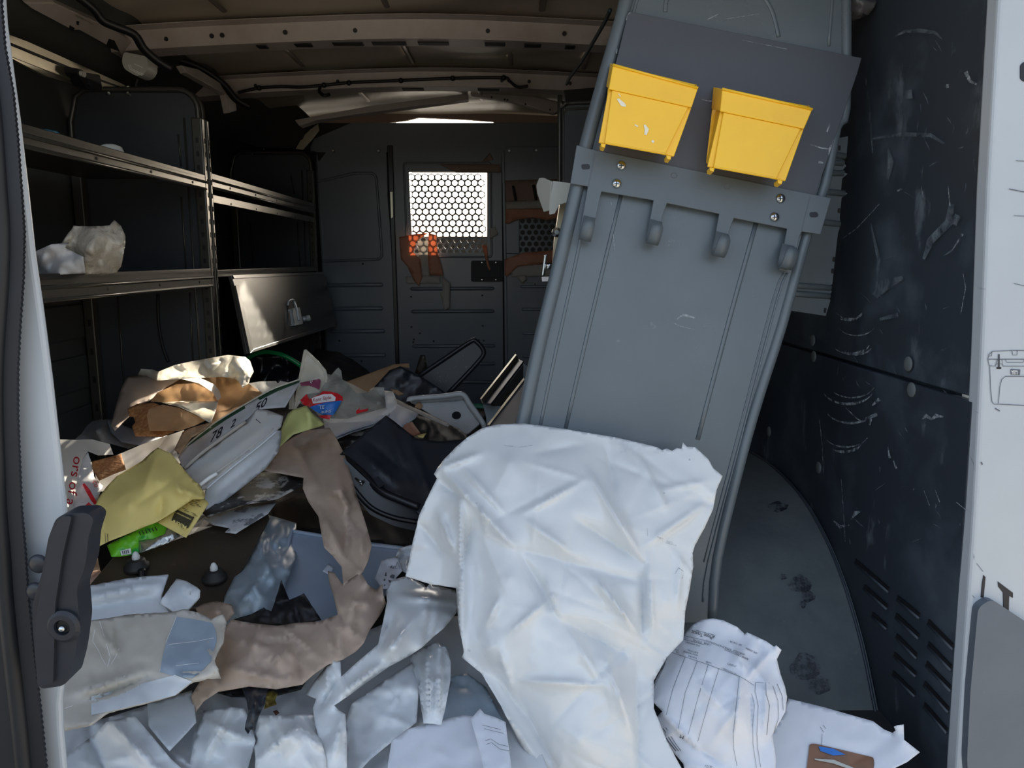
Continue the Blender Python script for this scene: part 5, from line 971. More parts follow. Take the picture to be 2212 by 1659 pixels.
sheet('carton_scrap', [(180, 1168, .06), (206, 1178, .06), (216, 1230, .05), (180, 1236, .05)], M['card'], h=.0, crumple=(.002, 40), step=8, label='tan carton corner beside the door check', cat='cardboard')
sheet('pink_card', [(170, 1236), (214, 1230), (222, 1240), (190, 1272), (165, 1282)], mat('pinkish_card', rgb(196, 166, 150), .7), h=.03, crumple=(.001, 40), step=8, thick=.003, label='pinkish cardboard piece at the left end of the brown board', cat='cardboard')
# ---- green snack wrapper, yellow invoice
YP = Pl(aY(320, 1100, 1.48), (.1, -1, 1.1))
wr_ = thing('snack_wrapper', YP.at(310, 1200), 'crumpled green and silver snack wrapper under the yellow invoice', 'wrapper')
_, w1 = sheet('green_film', [(231, 1178), (285, 1150), (307, 1136), (336, 1120), (362, 1138), (356, 1156), (330, 1166), (302, 1168), (299, 1196), (258, 1203), (241, 1203)], M['wrapgreen'], pl=YP, h=.012, crumple=(.007, 22), step=5, parent=wr_)
_, w2 = sheet('foil_film', [(300, 1168), (330, 1164), (356, 1154), (362, 1138), (380, 1148), (390, 1158), (366, 1172), (343, 1181), (299, 1196)], M['wrapfoil'], pl=YP, h=.014, crumple=(.007, 18), step=5, parent=wr_)
decal('white_print', [(260, 1190), (282, 1184), (284, 1196), (262, 1200)], M['whiteprint'], lambda x, y, o: w1(x, y, .004+o), wr_)
strokes('dark_print', [([(264+i*4, 1190-i), (266+i*4, 1198-i)], 1.6) for i in range(4)]+[([(300+i*7, 1148-i*2), (304+i*7, 1156-i*2)], 2) for i in range(6)], lambda x, y, o: w1(x, y, .006+o), M['ink'], wr_, kind='stuff')
yi = thing('yellow_invoice', YP.at(320, 1170, .02), 'crumpled yellow invoice with a black shop logo', 'paper')
_, fl = sheet('logo_flap', [(337, 1127, .03), (372, 1104, .03), (415, 1078, .025), (440, 1075, .02), (451, 1087, .02), (430, 1120, .03), (402, 1162, .035)], M['yelpaper'], pl=YP, crumple=(.001, 60), step=8, parent=yi)
_, ysf = sheet('main_sheet', [(341, 967, .0), (352, 972, .01), (370, 980, .02), (395, 1011, .04), (412, 1032, .05), (430, 1047, .04), (444, 1070, .035), (440, 1078, .045), (416, 1079, .055), (385, 1100, .055), (339, 1128, .05), (303, 1142, .05), (270, 1156, .055), (234, 1170, .05), (205, 1185, .05), (202, 1135, .055), (206, 1134, .05), (206, 1092, .045), (212, 1076, .04), (230, 1052, .03), (252, 1029, .02), (274, 1016, .01), (307, 996, .0), (328, 976, .0)], M['yelpaper'], pl=YP, crumple=(.003, 40), step=6, creases=14, ca=.004, cw=4, ctrl=[(340, 1040, .07), (280, 1090, .07), (330, 1000, .02), (390, 1060, .075)], folds=[(343, 972, 310, 1060, .018, 9), (290, 1095, 400, 1020, -.010, 9), (345, 1120, 350, 1070, -.014, 9), (390, 1058, 430, 1072, .014, 7), (370, 1030, 395, 1075, .012, 6)], parent=yi)
wire('sheet_edge', [(202, 1135, .056), (206, 1160, .052), (205, 1184, .051)], YP, .0008, M['yelpaper'], yi)
flz = lambda x, y, o: fl(x, y, .0025+o)
decal('logo_block', [(381, 1099), (420, 1117), (406, 1141), (400, 1139), (394, 1142), (388, 1133), (370, 1124)], M['inkgrey'] if False else mat('logo_brown', rgb(62, 58, 40), .6), flz, yi)
text('lettering', 'Moore', flz, (404, 1137), (-10.6, -5.3), (-5.5, 11.5), M['yelpaper'], yi, off=.0022, bold=.03)
text('lettering', 'LUMBER & HARDWARE', flz, (414, 1121), (-2.95, -1.4), (-2, 4.2), M['yelpaper'], yi, off=.0022)
strokes('printed_line', [([(417, 1116), (384, 1101)], .7), ([(412, 1122), (376, 1106)], .6)], lambda x, y, o: flz(x, y, .001+o), M['yelpaper'], yi, kind='stuff')
strokes('fine_print', [([(408+dx, 1085+dy), (418+dx, 1089+dy)], 1.2) for dx, dy in [(0, 0), (3, 4), (8, -3), (12, 2), (5, 22), (8, 26), (-14, 12), (-10, 17), (16, 6), (14, -6)]]+[([(227, 1151), (228, 1172)], 1), ([(232, 1153), (233, 1170)], 1.6)], lambda x, y, o: (fl if np.atleast_1d(x)[0] > 300 else ysf)(x, y, .003+o), mat('faint_print', rgb(120, 108, 70), .6), yi, kind='stuff')
# ---- frosted tray, films, black shards, label
sheet('blue_film', [(578, 1112), (640, 1130), (640, 1200), (612, 1280), (600, 1345), (490, 1350), (480, 1300), (520, 1220), (552, 1160)], M['bluefilm'], h=.02, crumple=(.012, 44), step=7, creases=26, ca=.012, cw=5, ctrl=[(570, 1230, .05), (560, 1290, .05)], folds=[(550, 1150, 590, 1260, .025, 8), (500, 1330, 590, 1220, .02, 8), (600, 1140, 560, 1220, -.02, 9)], label='crumpled bluish plastic film between the brown board and the frosted lid', cat='plastic film')
FR = Pl(PILE.at(720, 1240, .01), (.0, -.25, 1))
fr = thing('frosted_lid', FR.at(720, 1350), 'frosted grey-blue plastic lid behind the kraft paper', 'plastic lid')
slab('lid_sheet', rpoly([(634, 1146), (700, 1156), (780, 1171), (876, 1183), (850, 1260), (800, 1340), (690, 1350), (590, 1345), (604, 1262)], 9), FR, 0, .003, M['frost'], fr, bevel=.001)
wire('lid_rim', [(603, 1330, .006), (606, 1262, .006), (628, 1155, .006), (636, 1149, .006), (700, 1159, .006), (780, 1174, .006), (872, 1185, .006)], FR, .004, M['frost'], fr, k=2)
sheet('white_crumple', [(860, 1185), (892, 1176), (905, 1190), (880, 1240), (862, 1230), (855, 1205)], M['bag2'], h=.05, crumple=(.015, 22), step=6, label='small white plastic crumple between the label and the large white bag', cat='plastic film')
_, ps = sheet('printed_label', [(824, 1211), (840, 1206), (858, 1202), (869, 1233), (856, 1248), (851, 1272), (826, 1272), (810, 1250)], M['paper'], h=.06, crumple=(.005, 26), step=6, label='white printed label with a recycling mark beside the kraft paper', cat='label')
lb_ = bpy.data.objects['printed_label']
text('lettering', 'PP', ps, (853, 1222), (-10, -2), (-2, 10), M['inkgrey'], lb_, off=.003)
strokes('recycling_mark', [([(858, 1214), (864, 1228), (853, 1228), (858, 1214)], .9)], ps, M['inkgrey'], lb_, off=.003)
strokes('label_print', [([(832, 1240), (852, 1246)], 8), ([(829, 1252), (850, 1258)], 5), ([(830, 1264), (848, 1268)], 4)], ps, M['inkgrey'], lb_, off=.003, kind='stuff')
sheet('blue_tag', [(697, 1234), (710, 1218), (722, 1226), (712, 1242)], M['paper'], h=.045, crumple=(.001, 30), step=6, label='tiny blue and white tag on the frosted lid', cat='tag')
sheet('black_shard', [(608, 1254, .10), (624, 1297, .05), (655, 1283, .09), (694, 1339, .04), (640, 1352, .03), (597, 1350, .03), (545, 1348, .02), (503, 1340, .02), (540, 1328, .03), (571, 1314, .04), (578, 1318, .05), (586, 1322, .04), (594, 1300, .05)], M['black'], h=.02, crumple=(.012, 30), step=7, thick=.003, label='jagged black plastic shard pointing up above the kraft paper', cat='plastic shard')
# ---- kraft paper
kp = thing('kraft_paper', PILE.at(640, 1480, .02), 'long twisted length of crumpled brown kraft paper', 'kraft paper')
sheet('upper_length', [(573, 1017, .13), (590, 990, .13), (604, 965, .12), (633, 945, .13), (662, 930, .13), (712, 924, .13), (726, 945, .13), (744, 982, .13), (760, 1030, .13), (770, 1070, .13), (791, 1134, .13), (803, 1178, .13), (796, 1210, .12), (784, 1236, .11), (760, 1255, .10), (742, 1268, .10), (738, 1225, .10), (718, 1200, .11), (700, 1183, .12), (694, 1150, .12), (688, 1116, .12), (666, 1084, .12), (654, 1055, .13), (656, 1032, .13)], M['kraft'], crumple=(.005, 60), step=8, creases=70, ca=.008, cw=3.2, folds=[(640, 960, 740, 1120, -.018, 8), (720, 1000, 770, 1180, .018, 8), (690, 1100, 745, 1210, .014, 7), (760, 1100, 745, 1200, -.018, 7), (620, 975, 720, 930, -.02, 12), (700, 990, 690, 950, .01, 7), (665, 1040, 740, 1060, .01, 7)], seed=3, ctrl=[(720, 1060, .16), (660, 990, .12)], parent=kp)
sheet('lower_length', [(740, 1262, .08), (780, 1236, .09), (794, 1262, .10), (812, 1275, .07), (826, 1262, .08), (828, 1285, .08), (834, 1304, .06), (820, 1330, .07), (799, 1360, .08), (785, 1390, .08), (770, 1407, .07), (740, 1425, .07), (708, 1436, .07), (680, 1455, .07), (653, 1479, .06), (597, 1489, .06), (538, 1483, .06), (500, 1490, .05), (472, 1494, .04), (440, 1515, .03), (420, 1542, .01), (413, 1503, .03), (440, 1460, .05), (462, 1434, .05), (470, 1390, .06), (484, 1360, .06), (500, 1338, .06), (540, 1346, .06), (600, 1352, .06), (640, 1346, .07), (689, 1343, .07), (730, 1328, .07), (722, 1292, .07), (712, 1262, .06), (708, 1233, .06), (722, 1238, .07)], M['kraft'], crumple=(.005, 62), step=8, creases=70, ca=.008, cw=3.2, h=.015, folds=[(500, 1380, 640, 1390, -.012, 7), (480, 1375, 580, 1400, .014, 7), (600, 1350, 690, 1420, .016, 8), (640, 1400, 650, 1470, -.014, 7), (700, 1350, 720, 1420, .012, 6), (730, 1270, 735, 1420, .016, 8), (780, 1280, 760, 1400, -.012, 7), (740, 1290, 800, 1310, .012, 7), (480, 1440, 640, 1480, .012, 8), (560, 1360, 540, 1420, .01, 7)], seed=8, ctrl=[(600, 1420, .09), (760, 1320, .11), (500, 1440, .07)], parent=kp)
sheet('tan_lump', [(422, 1314), (440, 1304), (468, 1299), (500, 1306), (507, 1324), (486, 1348), (460, 1345), (430, 1330)], M['kraft'], h=.06, crumple=(.008, 26), step=6, ctrl=[(470, 1322, .03)], label='rounded brown paper lump between the foam tray and the kraft paper', cat='kraft paper')
# ---- white film blanket covering the foreground
sheet('white_film', [(108, 1575, 0), (200, 1560, .0), (330, 1520, .0), (415, 1500, .0), (480, 1488, .0), (600, 1480, .0), (700, 1440, .01), (800, 1360, .01), (850, 1340, .01), (1000, 1330, .02), (1060, 1450, .02), (1160, 1600, .02), (1230, 1780, .0), (90, 1780, 0)], M['bag2'], h=-.01, crumple=(.0028, 102), step=11, seed=1, creases=90, ca=.008, cw=5, folds=[(330, 1600, 470, 1700, .02, 12), (470, 1510, 560, 1600, .02, 12), (430, 1540, 420, 1650, .02, 12)], label='wide soiled white plastic film spread over the near floor', cat='plastic film')
sheet('white_film', [(398, 1700, .0), (420, 1600, .02), (440, 1535, .02), (500, 1528, .04), (528, 1530, .03), (540, 1560, .02), (552, 1600, .02), (530, 1680, .02), (520, 1780, 0), (390, 1780, 0)], M['bag'], h=.0, crumple=(.0028, 62), step=9, seed=21, creases=22, ca=.008, cw=5, folds=[(500, 1530, 440, 1640, .025, 10), (440, 1560, 540, 1600, .015, 9)], label='clean white film fold beside the black glove at the bottom', cat='plastic film')
sheet('white_film', [(200, 1590, .0), (230, 1560, .03), (290, 1545, .04), (320, 1580, .03), (370, 1640, .03), (440, 1700, .03), (430, 1780, .0), (150, 1780, .0), (130, 1640, 0)], M['bag2'], h=.0, crumple=(.0028, 67), step=9, seed=22, creases=22, ca=.008, cw=5, folds=[(240, 1560, 380, 1700, .022, 11), (200, 1600, 240, 1700, -.015, 9)], label='dull white film fold under the stained liner at bottom left', cat='plastic film')
sheet('white_film', [(548, 1600, .0), (560, 1545, .04), (610, 1546, .05), (680, 1540, .04), (690, 1585, .04), (705, 1640, .04), (705, 1780, .0), (545, 1780, .0), (552, 1640, .03)], M['bag'], h=.005, crumple=(.0028, 62), step=9, seed=23, creases=22, ca=.008, cw=5, folds=[(560, 1640, 640, 1570, .02, 9), (640, 1570, 700, 1620, .02, 9)], ctrl=[(640, 1600, .07)], label='puffy white film pocket in front of the dry leaf', cat='plastic film')
sheet('white_film', [(883, 1417, .02), (915, 1398, .04), (942, 1386, .05), (965, 1400, .05), (974, 1430, .05), (973, 1470, .05), (962, 1530, .04), (953, 1566, .03), (915, 1562, .03), (906, 1500, .04), (900, 1470, .03)], M['bag'], h=.02, crumple=(.0028, 46), step=7, seed=24, creases=22, ca=.008, cw=5, folds=[(925, 1410, 925, 1550, .03, 8), (950, 1400, 945, 1550, .025, 7), (905, 1430, 912, 1540, -.02, 7)], label='upright pleated white film lump left of the large white bag', cat='plastic film')
sheet('white_film', [(972, 1462, .02), (1010, 1455, .02), (1050, 1485, .02), (1090, 1560, .02), (1090, 1590, .02), (1040, 1570, .02), (960, 1568, .02), (952, 1545, .02)], M['bluefilm'], h=.01, crumple=(.0028, 52), step=8, seed=25, creases=22, ca=.008, cw=5, label='bluish white film panel tucked against the large white bag', cat='plastic film')
sheet('white_film', [(745, 1560, .01), (760, 1520, .03), (830, 1470, .04), (890, 1430, .04), (905, 1480, .04), (900, 1560, .03), (850, 1600, .02), (800, 1640, .01), (745, 1700, 0)], M['bag2'], h=.005, crumple=(.007, 44), step=8, seed=26, creases=22, ca=.008, cw=5, label='wrinkled dirty white film below the rolled white film', cat='plastic film')
sheet('torn_film', [(660, 1500, .03), (680, 1470, .04), (707, 1437, .06), (720, 1428, .07), (735, 1424, .07), (737, 1462, .06), (770, 1432, .07), (817, 1392, .08), (828, 1340, .08), (836, 1300, .08), (834, 1278, .07), (845, 1256, .08), (858, 1250, .08), (872, 1246, .08), (890, 1247, .08), (903, 1256, .08), (916, 1263, .08), (920, 1270, .08), (930, 1259, .08), (950, 1267, .08), (984, 1276, .07), (990, 1300, .07), (986, 1324, .07), (960, 1356, .08), (938, 1374, .08), (910, 1400, .08), (883, 1417, .07), (840, 1440, .06), (790, 1475, .05), (750, 1505, .05), (722, 1524, .05), (732, 1534, .04), (746, 1543, .04), (749, 1600, .03), (750, 1780, -.01), (700, 1780, -.01), (692, 1610, .03), (680, 1560, .04), (676, 1530, .04), (683, 1510, .04)], M['bag'], h=.02, crumple=(.0028, 52), step=7, seed=31, creases=22, ca=.008, cw=5, ragged=0, folds=[(735, 1465, 690, 1530, -.02, 7), (830, 1430, 740, 1500, .028, 10), (860, 1290, 980, 1300, .015, 8), (850, 1320, 820, 1400, -.018, 8), (900, 1330, 830, 1420, .015, 9), (705, 1440, 715, 1520, .014, 7), (740, 1545, 720, 1640, .014, 8)], ctrl=[(850, 1400, .11), (920, 1320, .10)], label='rolled white film with a torn wavy edge beside the large white bag', cat='plastic film')
gl_ = thing('black_glove', PILE.at(552, 1578, .03), 'thin black plastic rag hanging below the kraft paper', 'rag')
sheet('rag_body', [(520, 1478, .03), (590, 1480, .03), (577, 1492, .05), (572, 1520, .06), (560, 1545, .06), (553, 1562, .05), (551, 1579, .04), (542, 1575, .04), (536, 1586, .04), (529, 1576, .04), (531, 1562, .04), (537, 1540, .05), (533, 1515, .05)], M['blackpl'], h=.02, crumple=(.008, 20), step=5, folds=[(550, 1490, 545, 1570, .02, 6)], parent=gl_)
sheet('kraft_shade_sheet', [(470, 1497, .0), (520, 1486, .0), (600, 1484, .01), (660, 1474, .01), (650, 1490, .0), (590, 1505, 0), (500, 1506, 0)], M['black'], h=.0, crumple=(.004, 40), step=8, label='black sheet standing in for the shade under the kraft paper', cat='plastic film')  # shaded hollow below the kraft paper, painted black on a sheet
sheet('dry_leaf', [(575, 1495), (590, 1492), (600, 1498), (594, 1512), (598, 1522), (585, 1526), (570, 1532), (574, 1515)], M['leaf'], h=.035, crumple=(.006, 10), step=4, label='curled dry yellow leaf beside the black rag', cat='leaf')
sheet('leaf_crumb', [(590, 1537), (598, 1534), (603, 1540), (596, 1546)], mat('dark_leaf', rgb(88, 50, 36), .7), h=.03, crumple=(.004, 6), step=3, label='tiny reddish leaf crumb below the dry leaf', cat='leaf')
# ---- foam tray, padded liner at the left
sheet('foam_tray', [(148, 1278, .05), (200, 1266, .06), (275, 1251, .07), (364, 1242, .07), (358, 1262, .06), (351, 1278, .06), (348, 1302, .05), (372, 1325, .04), (300, 1345, .03), (165, 1352, .03)], M['foam'], h=.05, crumple=(.002, 60), step=8, thick=.004, ragged=.8, folds=[(160, 1300, 352, 1262, .014, 8), (165, 1318, 350, 1285, -.010, 8)], label='broken white foam tray with cracks on the brown board', cat='foam tray')
sheet('foam_piece', [(383, 1253, .03), (400, 1256, .04), (433, 1276, .04), (431, 1292, .03), (409, 1315, .02), (380, 1326, .02), (346, 1304, .03), (352, 1290, .04)], M['foam'], h=.08, crumple=(.002, 40), step=7, thick=.006, ragged=.6, folds=[(385, 1262, 425, 1286, .01, 5)], label='snapped off corner of white foam right of the broken tray', cat='foam piece')
fl_ = thing('padded_liner', PILE.at(300, 1560, .02), 'stained padded white and beige insulation liner at the lower left', 'padded liner')
_, fs_ = sheet('liner_sheet', [(150, 1350, .06), (200, 1342, .06), (274, 1330, .06), (368, 1324, .06), (400, 1318, .06), (430, 1326, .05), (458, 1340, .05), (470, 1332, .06), (482, 1329, .06), (489, 1347, .05), (482, 1387, .05), (463, 1427, .05), (470, 1445, .05), (477, 1464, .03), (448, 1466, .04), (420, 1472, .04), (401, 1484, .04), (378, 1503, .03), (310, 1520, .03), (234, 1539, .02), (197, 1565, .02), (134, 1582, .01), (110, 1582, .01), (110, 1400, .05)], M['foil'], h=.07, crumple=(.004, 56), step=8, thick=.004, seed=12, ragged=.8, folds=[(160, 1500, 300, 1460, .012, 8), (180, 1520, 330, 1460, -.016, 8), (240, 1340, 245, 1450, .005, 3), (200, 1350, 260, 1420, .006, 4), (380, 1460, 460, 1460, .01, 6)], parent=fl_)
lz = lambda x, y, o: fs_(x, y, .0035+o)
decal('blue_patch', [(381, 1332), (420, 1338), (458, 1345), (466, 1362), (468, 1384), (455, 1430), (430, 1455), (415, 1466), (380, 1462), (345, 1451), (352, 1415), (361, 1381)], M['foilblue'], lz, fl_)
decal('white_strip', [(197, 1504), (240, 1494), (301, 1478), (378, 1458), (415, 1472), (401, 1483), (378, 1502), (310, 1519), (234, 1537), (197, 1545)], M['foam'], lz, fl_)
strokes('crack_line', [([(215, 1342), (223, 1368), (232, 1398), (238, 1420), (232, 1440)], .9), ([(205, 1360), (200, 1385), (212, 1404), (220, 1422), (228, 1436)], .8), ([(258, 1400), (248, 1422), (240, 1434)], .9), ([(381, 1332), (361, 1381), (345, 1450)], .9), ([(365, 1392), (420, 1386), (462, 1378)], 1), ([(380, 1438), (430, 1432)], .9), ([(270, 1460), (200, 1510), (140, 1530)], 1.2)], lambda x, y, o: lz(x, y, .001+o), M['whiteprint'], fl_, kind='stuff')
sheet('white_flap_card', [(318, 1520), (360, 1508), (415, 1492), (420, 1525), (424, 1560), (395, 1592), (366, 1622), (340, 1592), (321, 1568)], M['foam'], h=.035, crumple=(.0015, 60), step=9, thick=.002, label='white five-sided card flap hanging below the stained liner', cat='card')
# ---- receipts at the bottom
_, r1 = sheet('receipt', [(846, 1600), (880, 1575), (950, 1556), (1000, 1545), (1030, 1548), (1050, 1600), (1075, 1780), (830, 1780), (838, 1650)], M['paper'], h=.045, crumple=(.004, 60), step=9, seed=41, label='blank side of a white receipt at the bottom centre', cat='receipt', group='receipts at the bottom')
_, r2 = sheet('receipt', [(1017, 1553), (1027, 1542), (1037, 1531), (1046, 1542), (1070, 1550), (1092, 1560), (1097, 1600), (1105, 1660), (1125, 1780), (1080, 1780), (1050, 1680), (1030, 1600)], M['paper'], h=.06, crumple=(.003, 40), step=7, seed=42, label='printed receipt with faint grey lines beside the large white bag', cat='receipt', group='receipts at the bottom')
rc = bpy.data.objects['receipt.001']
strokes('faint_lines', [([(1042, 1566), (1058, 1570), (1082, 1576)], .8), ([(1046, 1574), (1062, 1578), (1088, 1584)], .8), ([(1048, 1600), (1060, 1596), (1078, 1608), (1098, 1612)], .8), ([(1050, 1608), (1062, 1604), (1080, 1618), (1100, 1622)], .8)], r2, M['inkgrey'], rc, off=.003, kind='stuff')
# ---- the large white bag
GB = pl3((1130, 1659, .97), (1000, 960, 1.25), (1480, 980, 1.20))
BGO = [(945, 1012, 0), (960, 992, 0), (985, 966, 0), (1010, 945, 0), (1040, 926, 0), (1075, 917, 0), (1130, 915, 0), (1200, 924, 0), (1330, 945, 0), (1420, 966, 0), (1430, 973, 0), (1440, 969, 0), (1452, 974, 0), (1462, 968, 0), (1472, 970, 0), (1475, 956, 0), (1484, 965, 0), (1502, 966, 0), (1515, 978, 0), (1530, 992, 0), (1541, 1012, 0), (1561, 1028, 0), (1548, 1058, 0), (1540, 1100, 0), (1522, 1140, 0), (1501, 1178, 0), (1496, 1195, 0), (1497, 1225, 0), (1490, 1270, 0), (1480, 1320, 0), (1476, 1382, -.01), (1440, 1420, -.01), (1412, 1470, -.01), (1412, 1530, 0), (1440, 1600, 0), (1478, 1670, 0), (1480, 1780, 0), (1215, 1780, 0), (1170, 1680, 0), (1120, 1600, 0), (1080, 1520, 0), (1040, 1455, 0), (998, 1420, 0), (1002, 1408, .01), (990, 1340, 0), (986, 1270, 0), (930, 1262, -.02), (876, 1245, -.03), (884, 1210, -.03), (892, 1170, -.02), (906, 1112, -.01), (925, 1072, 0), (944, 1034, 0), (938, 1024, 0)]
BF = [(960, 1020, 1120, 1190, .030, 16), (1120, 1190, 1210, 1340, -.030, 22), (1000, 1010, 1090, 1110, .018, 10), (950, 1040, 1000, 1080, -.020, 9), (996, 1075, 998, 1400, .045, 12), (1020, 1120, 990, 1260, -.03, 14),
      (1130, 1110, 1260, 1040, .012, 7), (1270, 1020, 1390, 1215, .026, 13), (1240, 1120, 1395, 1220, -.024, 18), (1130, 1120, 1240, 1200, .016, 14), (1100, 1180, 1390, 1260, -.018, 22), (1180, 1250, 1210, 1340, .018, 8), (1210, 1340, 1360, 1420, -.03, 22), (1280, 1240, 1390, 1385, .028, 11), (1390, 1220, 1385, 1390, -.022, 10), (1400, 1200, 1410, 1380, .014, 8),
      (1050, 1350, 1080, 1290, .016, 8), (1080, 1400, 1110, 1500, .018, 9), (1100, 1370, 1190, 1290, .012, 8), (1115, 1470, 1300, 1480, .018, 10), (1120, 1500, 1200, 1660, -.026, 16), (1300, 1400, 1370, 1600, .030, 18), (1230, 1360, 1300, 1480, .018, 14), (1000, 1415, 1160, 1640, .028, 9), (1060, 1440, 1140, 1560, -.02, 12), (1375, 1400, 1380, 1700, -.02, 16),
      (1420, 1060, 1530, 1040, .008, 8), (1390, 1180, 1520, 1090, .012, 9), (1310, 960, 1330, 1060, -.012, 10), (1380, 990, 1440, 1100, .012, 10), (945, 1015, 1040, 980, .018, 8), (950, 1110, 985, 1200, .022, 7), (905, 1130, 960, 1200, -.014, 9), (1470, 1200, 1460, 1330, .008, 6), (1040, 1090, 1050, 1150, .014, 6), (1150, 980, 1260, 960, -.008, 12)]
lbag = thing('white_bag', GB.at(1200, 1659), 'huge crumpled white plastic bag in the foreground over the foot of the leaning panel', 'plastic bag')
_, bgs = sheet('bag_sheet', BGO, M['bag'], pl=GB, crumple=(.0026, 70), step=6, seed=77, creases=60, ca=.0045, cw=5, ragged=.35, folds=BF, octaves=((1, 1), (.35, .36)), ctrl=[(1100, 1000, .045), (1250, 1100, .055), (1100, 1250, .07), (1200, 1450, .06), (1250, 1600, .05), (1400, 1100, .03), (1440, 1300, .02), (940, 1150, -.005), (1350, 1500, .03), (1060, 1400, .05), (1020, 1060, .03)], thick=.0012, parent=lbag)
strokes('dirt_marks', [([(1420, 1160), (1440, 1170), (1462, 1178)], [3, 8, 4]), ([(1458, 1240), (1466, 1226), (1478, 1236), (1474, 1250)], [1, 2, 2, 1]), ([(1398, 1140), (1399, 1158)], 1.4), ([(1488, 992), (1492, 993)], 4), ([(1088, 962), (1120, 966), (1150, 962)], [.6, 1.6, .6]), ([(1433, 1064), (1436, 1066)], 3), ([(1026, 1086), (1030, 1088)], 3), ([(1010, 1405), (1016, 1406)], 4), ([(1335, 1083), (1338, 1084)], 2.5)], bgs, mat('dirt_grey', rgb(150, 160, 170), .8, patchy=90, alpha=.7), lbag, kind='stuff', off=.002)
decal('pink_print', [(1222, 1096), (1250, 1084), (1290, 1080), (1306, 1104), (1322, 1140), (1280, 1132), (1256, 1110)], mat('faint_pink_print', rgb(228, 212, 214), .35), lambda x, y, o: bgs(x, y, .0018+o), lbag) if False else None
# ---- crumpled invoice, white poly mailer with a photo print, at the right
IP = Pl(aY(1560, 1500, 1.03), (-.1, -1, 1.0))
iv = thing('crumpled_invoice', IP.at(1560, 1659), 'balled up white invoice with ruled columns at the lower right', 'paper')
_, iz = sheet('invoice_sheet', [(1476, 1371, .0), (1496, 1350, .01), (1516, 1339, .01), (1540, 1336, .01), (1562, 1340, .01), (1592, 1354, .01), (1608, 1369, .0), (1614, 1366, .01), (1655, 1385, .01), (1672, 1397, .01), (1677, 1394, .02), (1688, 1404, .01), (1678, 1424, .0), (1686, 1457, .0), (1695, 1482, .0), (1700, 1506, .0), (1696, 1538, .0), (1680, 1566, .0), (1668, 1588, .0), (1676, 1640, .0), (1668, 1780, .0), (1500, 1780, .0), (1476, 1650, .0), (1450, 1620, .0), (1430, 1590, .0), (1412, 1558, .0), (1421, 1546, 0), (1431, 1537, .01), (1412, 1518, .01), (1407, 1490, .0), (1418, 1465, .0), (1431, 1443, .0), (1437, 1412, .0), (1452, 1390, 0)], M['paper'], pl=IP, crumple=(.0045, 46), step=6, seed=15, creases=26, ca=.005, cw=4, ctrl=[(1530, 1450, .06), (1530, 1540, .06), (1600, 1560, .055), (1640, 1480, .03), (1480, 1480, .045)], folds=[(1600, 1460, 1585, 1600, .016, 7), (1590, 1400, 1612, 1460, .012, 6), (1612, 1468, 1660, 1410, .014, 7), (1495, 1460, 1570, 1540, .010, 9), (1620, 1490, 1625, 1600, -.014, 7), (1655, 1470, 1650, 1600, .014, 7), (1432, 1540, 1530, 1640, .02, 7), (1640, 1380, 1650, 1420, -.01, 6), (1460, 1590, 1560, 1650, -.02, 10), (1540, 1600, 1600, 1520, .008, 8)], parent=iv)
Z = lambda x, y: (1400+x/4.894, 1320+y/4.894)
LN = [[(225, 430), (635, 565), (965, 690), (1030, 725), (1120, 785)], [(225, 430), (160, 600), (50, 840)], [(390, 485), (260, 820), (190, 1100)], [(520, 525), (390, 860), (320, 1240)], [(635, 565), (530, 900), (425, 1300)], [(750, 605), (640, 960), (525, 1380)], [(965, 690), (930, 1000), (900, 1300), (905, 1450), (940, 1640)], [(1095, 870), (1125, 1000), (1105, 1200), (1110, 1400), (1145, 1659)], [(1135, 860), (1165, 1000), (1150, 1300), (1160, 1450), (1190, 1650)], [(1135, 755), (1130, 860)], [(1245, 755), (1250, 880), (1285, 1000), (1255, 1310)], [(1135, 755), (1280, 760)], [(1320, 790), (1375, 950), (1380, 1130), (1330, 1290)], [(1365, 770), (1420, 900), (1430, 1050)], [(345, 290), (590, 355), (600, 310), (360, 255)], [(500, 200), (710, 255), (700, 275)]]
strokes('ruled_line', [([Z(*p) for p in dens(l, 60)], .75) for l in LN], iz, M['inkgrey'], iv, off=.0022, kind='stuff')
def itx(s, x, y, size, ang=196, w=1.0): 
    o = Z(x, y); t = math.radians(ang); k = size/4.894
    text('lettering', s, iz, o, (math.cos(t)*k*w, math.sin(t)*k*w), (math.sin(t)*k, -math.cos(t)*k), M['ink'] if size > 40 else M['inkgrey'], iv, off=.0022)
itx('xPhone Transac', 706, 262, 62, 194, .62); itx('TOTAL', 575, 322, 34, 196); itx('-118.', 420, 282, 34, 196); itx('118.88', 668, 350, 28); itx('TAX AMOUNT', 552, 362, 24); itx('SUBTOTAL', 532, 436, 24); itx('NONTAXABLE', 528, 462, 24); itx('TAXABLE', 520, 492, 24)
itx('BANKCARD/CREDIT', 1064, 502, 30, 204); itx('BNKCRD#  XXXXXXXXXXXX2373', 1024, 452, 28, 200); itx('APP: 000000', 1160, 440, 26, 205); itx('XP: 214134', 994, 352, 28, 198); itx('(TONY)', 935, 575, 28, 196); itx('118.88', 675, 545, 24, 196); itx('* TO CUSTOMER *', 960, 672, 24, 204); itx('0.00', 325, 410, 24, 196); itx('118.', 335, 436, 24, 196); itx('M', 385, 1320, 60, 198); itx('-6121', 688, 1640, 40, 190)
for k_ in range(3): strokes('small_print', [([Z(130+k_*28, 1250-k_*10), Z(215+k_*30, 1380), Z(295+k_*26, 1480)], 2.2-.5*k_)], iz, M['inkgrey'], iv, off=.0025, kind='stuff')
MP = Pl(aY(1800, 1620, 1.02), (.0, -1, 1.6))
ml = thing('poly_mailer', MP.at(1800, 1659), 'flat white plastic mailer with a printed photo at the foot of the wheel well', 'mailer')
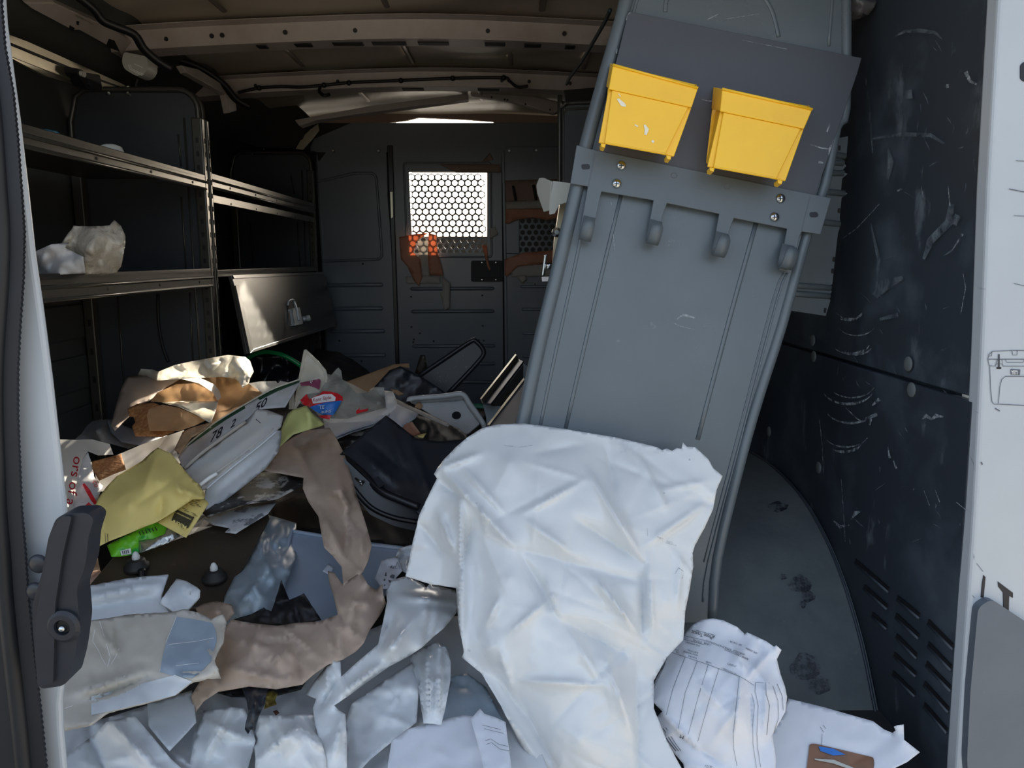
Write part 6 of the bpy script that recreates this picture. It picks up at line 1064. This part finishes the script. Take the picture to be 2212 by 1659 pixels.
_, mz = sheet('mailer_sheet', [(1690, 1545, 0), (1703, 1509, .0), (1780, 1528, .0), (1840, 1545, .0), (1886, 1558, .0), (1910, 1576, .0), (1928, 1583, .0), (1935, 1578, .01), (1931, 1570, .02), (1938, 1567, .02), (1952, 1565, .02), (1953, 1598, .01), (1987, 1625, .0), (1960, 1646, .0), (1935, 1658, .0), (1900, 1780, .0), (1650, 1780, .0), (1660, 1590, .0)], M['paper'], pl=MP, crumple=(.002, 70), step=9, seed=18, parent=ml)
decal('printed_photo', rpoly([(1749, 1607), (1760, 1606), (1887, 1636), (1889, 1650), (1876, 1720), (1736, 1720)], 5), M['photo'], lambda x, y, o: mz(x, y, .002+o), ml)
decal('photo_sky', [(1768, 1612), (1800, 1617), (1826, 1630), (1800, 1632), (1772, 1622)], M['blue'], lambda x, y, o: mz(x, y, .0035+o), ml)
strokes('photo_highlight', [([(1760, 1640), (1800, 1645), (1840, 1660), (1870, 1672)], [3, 8, 6, 2])], lambda x, y, o: mz(x, y, .0035+o), M['lampw'], ml)
strokes('pen_mark', [([(1776, 1586), (1775, 1610)], .8), ([(1772, 1570), (1779, 1582)], .8), ([(1778, 1566), (1784, 1574)], .8)], mz, M['inkgrey'], ml, off=.002, kind='stuff')

# dark oily stains on the wheel well mat, laid on its curved surface
from mathutils.bvhtree import BVHTree
_ve = [Vector(v.co)+ww.location for v in ww.data.vertices]
_bv = BVHTree.FromPolygons(_ve, [list(q_.vertices) for q_ in ww.data.polygons])
def wsurf(x, y, off=0.):
    out = []
    for a, b in zip(np.atleast_1d(x), np.atleast_1d(y)):
        r_ = Vector(ray(float(a), float(b))).normalized(); h_ = _bv.ray_cast(Vector(CAM), r_)
        out.append(tuple(h_[0]-r_*(off+.0006)) if h_[0] is not None else tuple(aX(float(a), float(b), .6)))
    return np.array(out)
M['stain'] = mat('oily_stain', rgb(40, 44, 54), .45, patchy=55, alpha=.9)
for i, (cx_, cy_, rx_, ry_) in enumerate([(1728, 1262, 30, 22), (1745, 1288, 16, 14), (1692, 1246, 9, 7), (1735, 1305, 8, 10), (1740, 1440, 36, 34), (1680, 1095, 26, 12), (1770, 1480, 30, 22)]):
    rs = np.random.RandomState(i+60); pts_ = [(cx_+rx_*math.cos(t)*rs.uniform(.75, 1.15), cy_+ry_*math.sin(t)*rs.uniform(.75, 1.15)) for t in np.linspace(0, 2*math.pi, 12, endpoint=False)]
    decal('oily_stain', pts_, M['stain'], wsurf, ww, off=.0006, step=6)
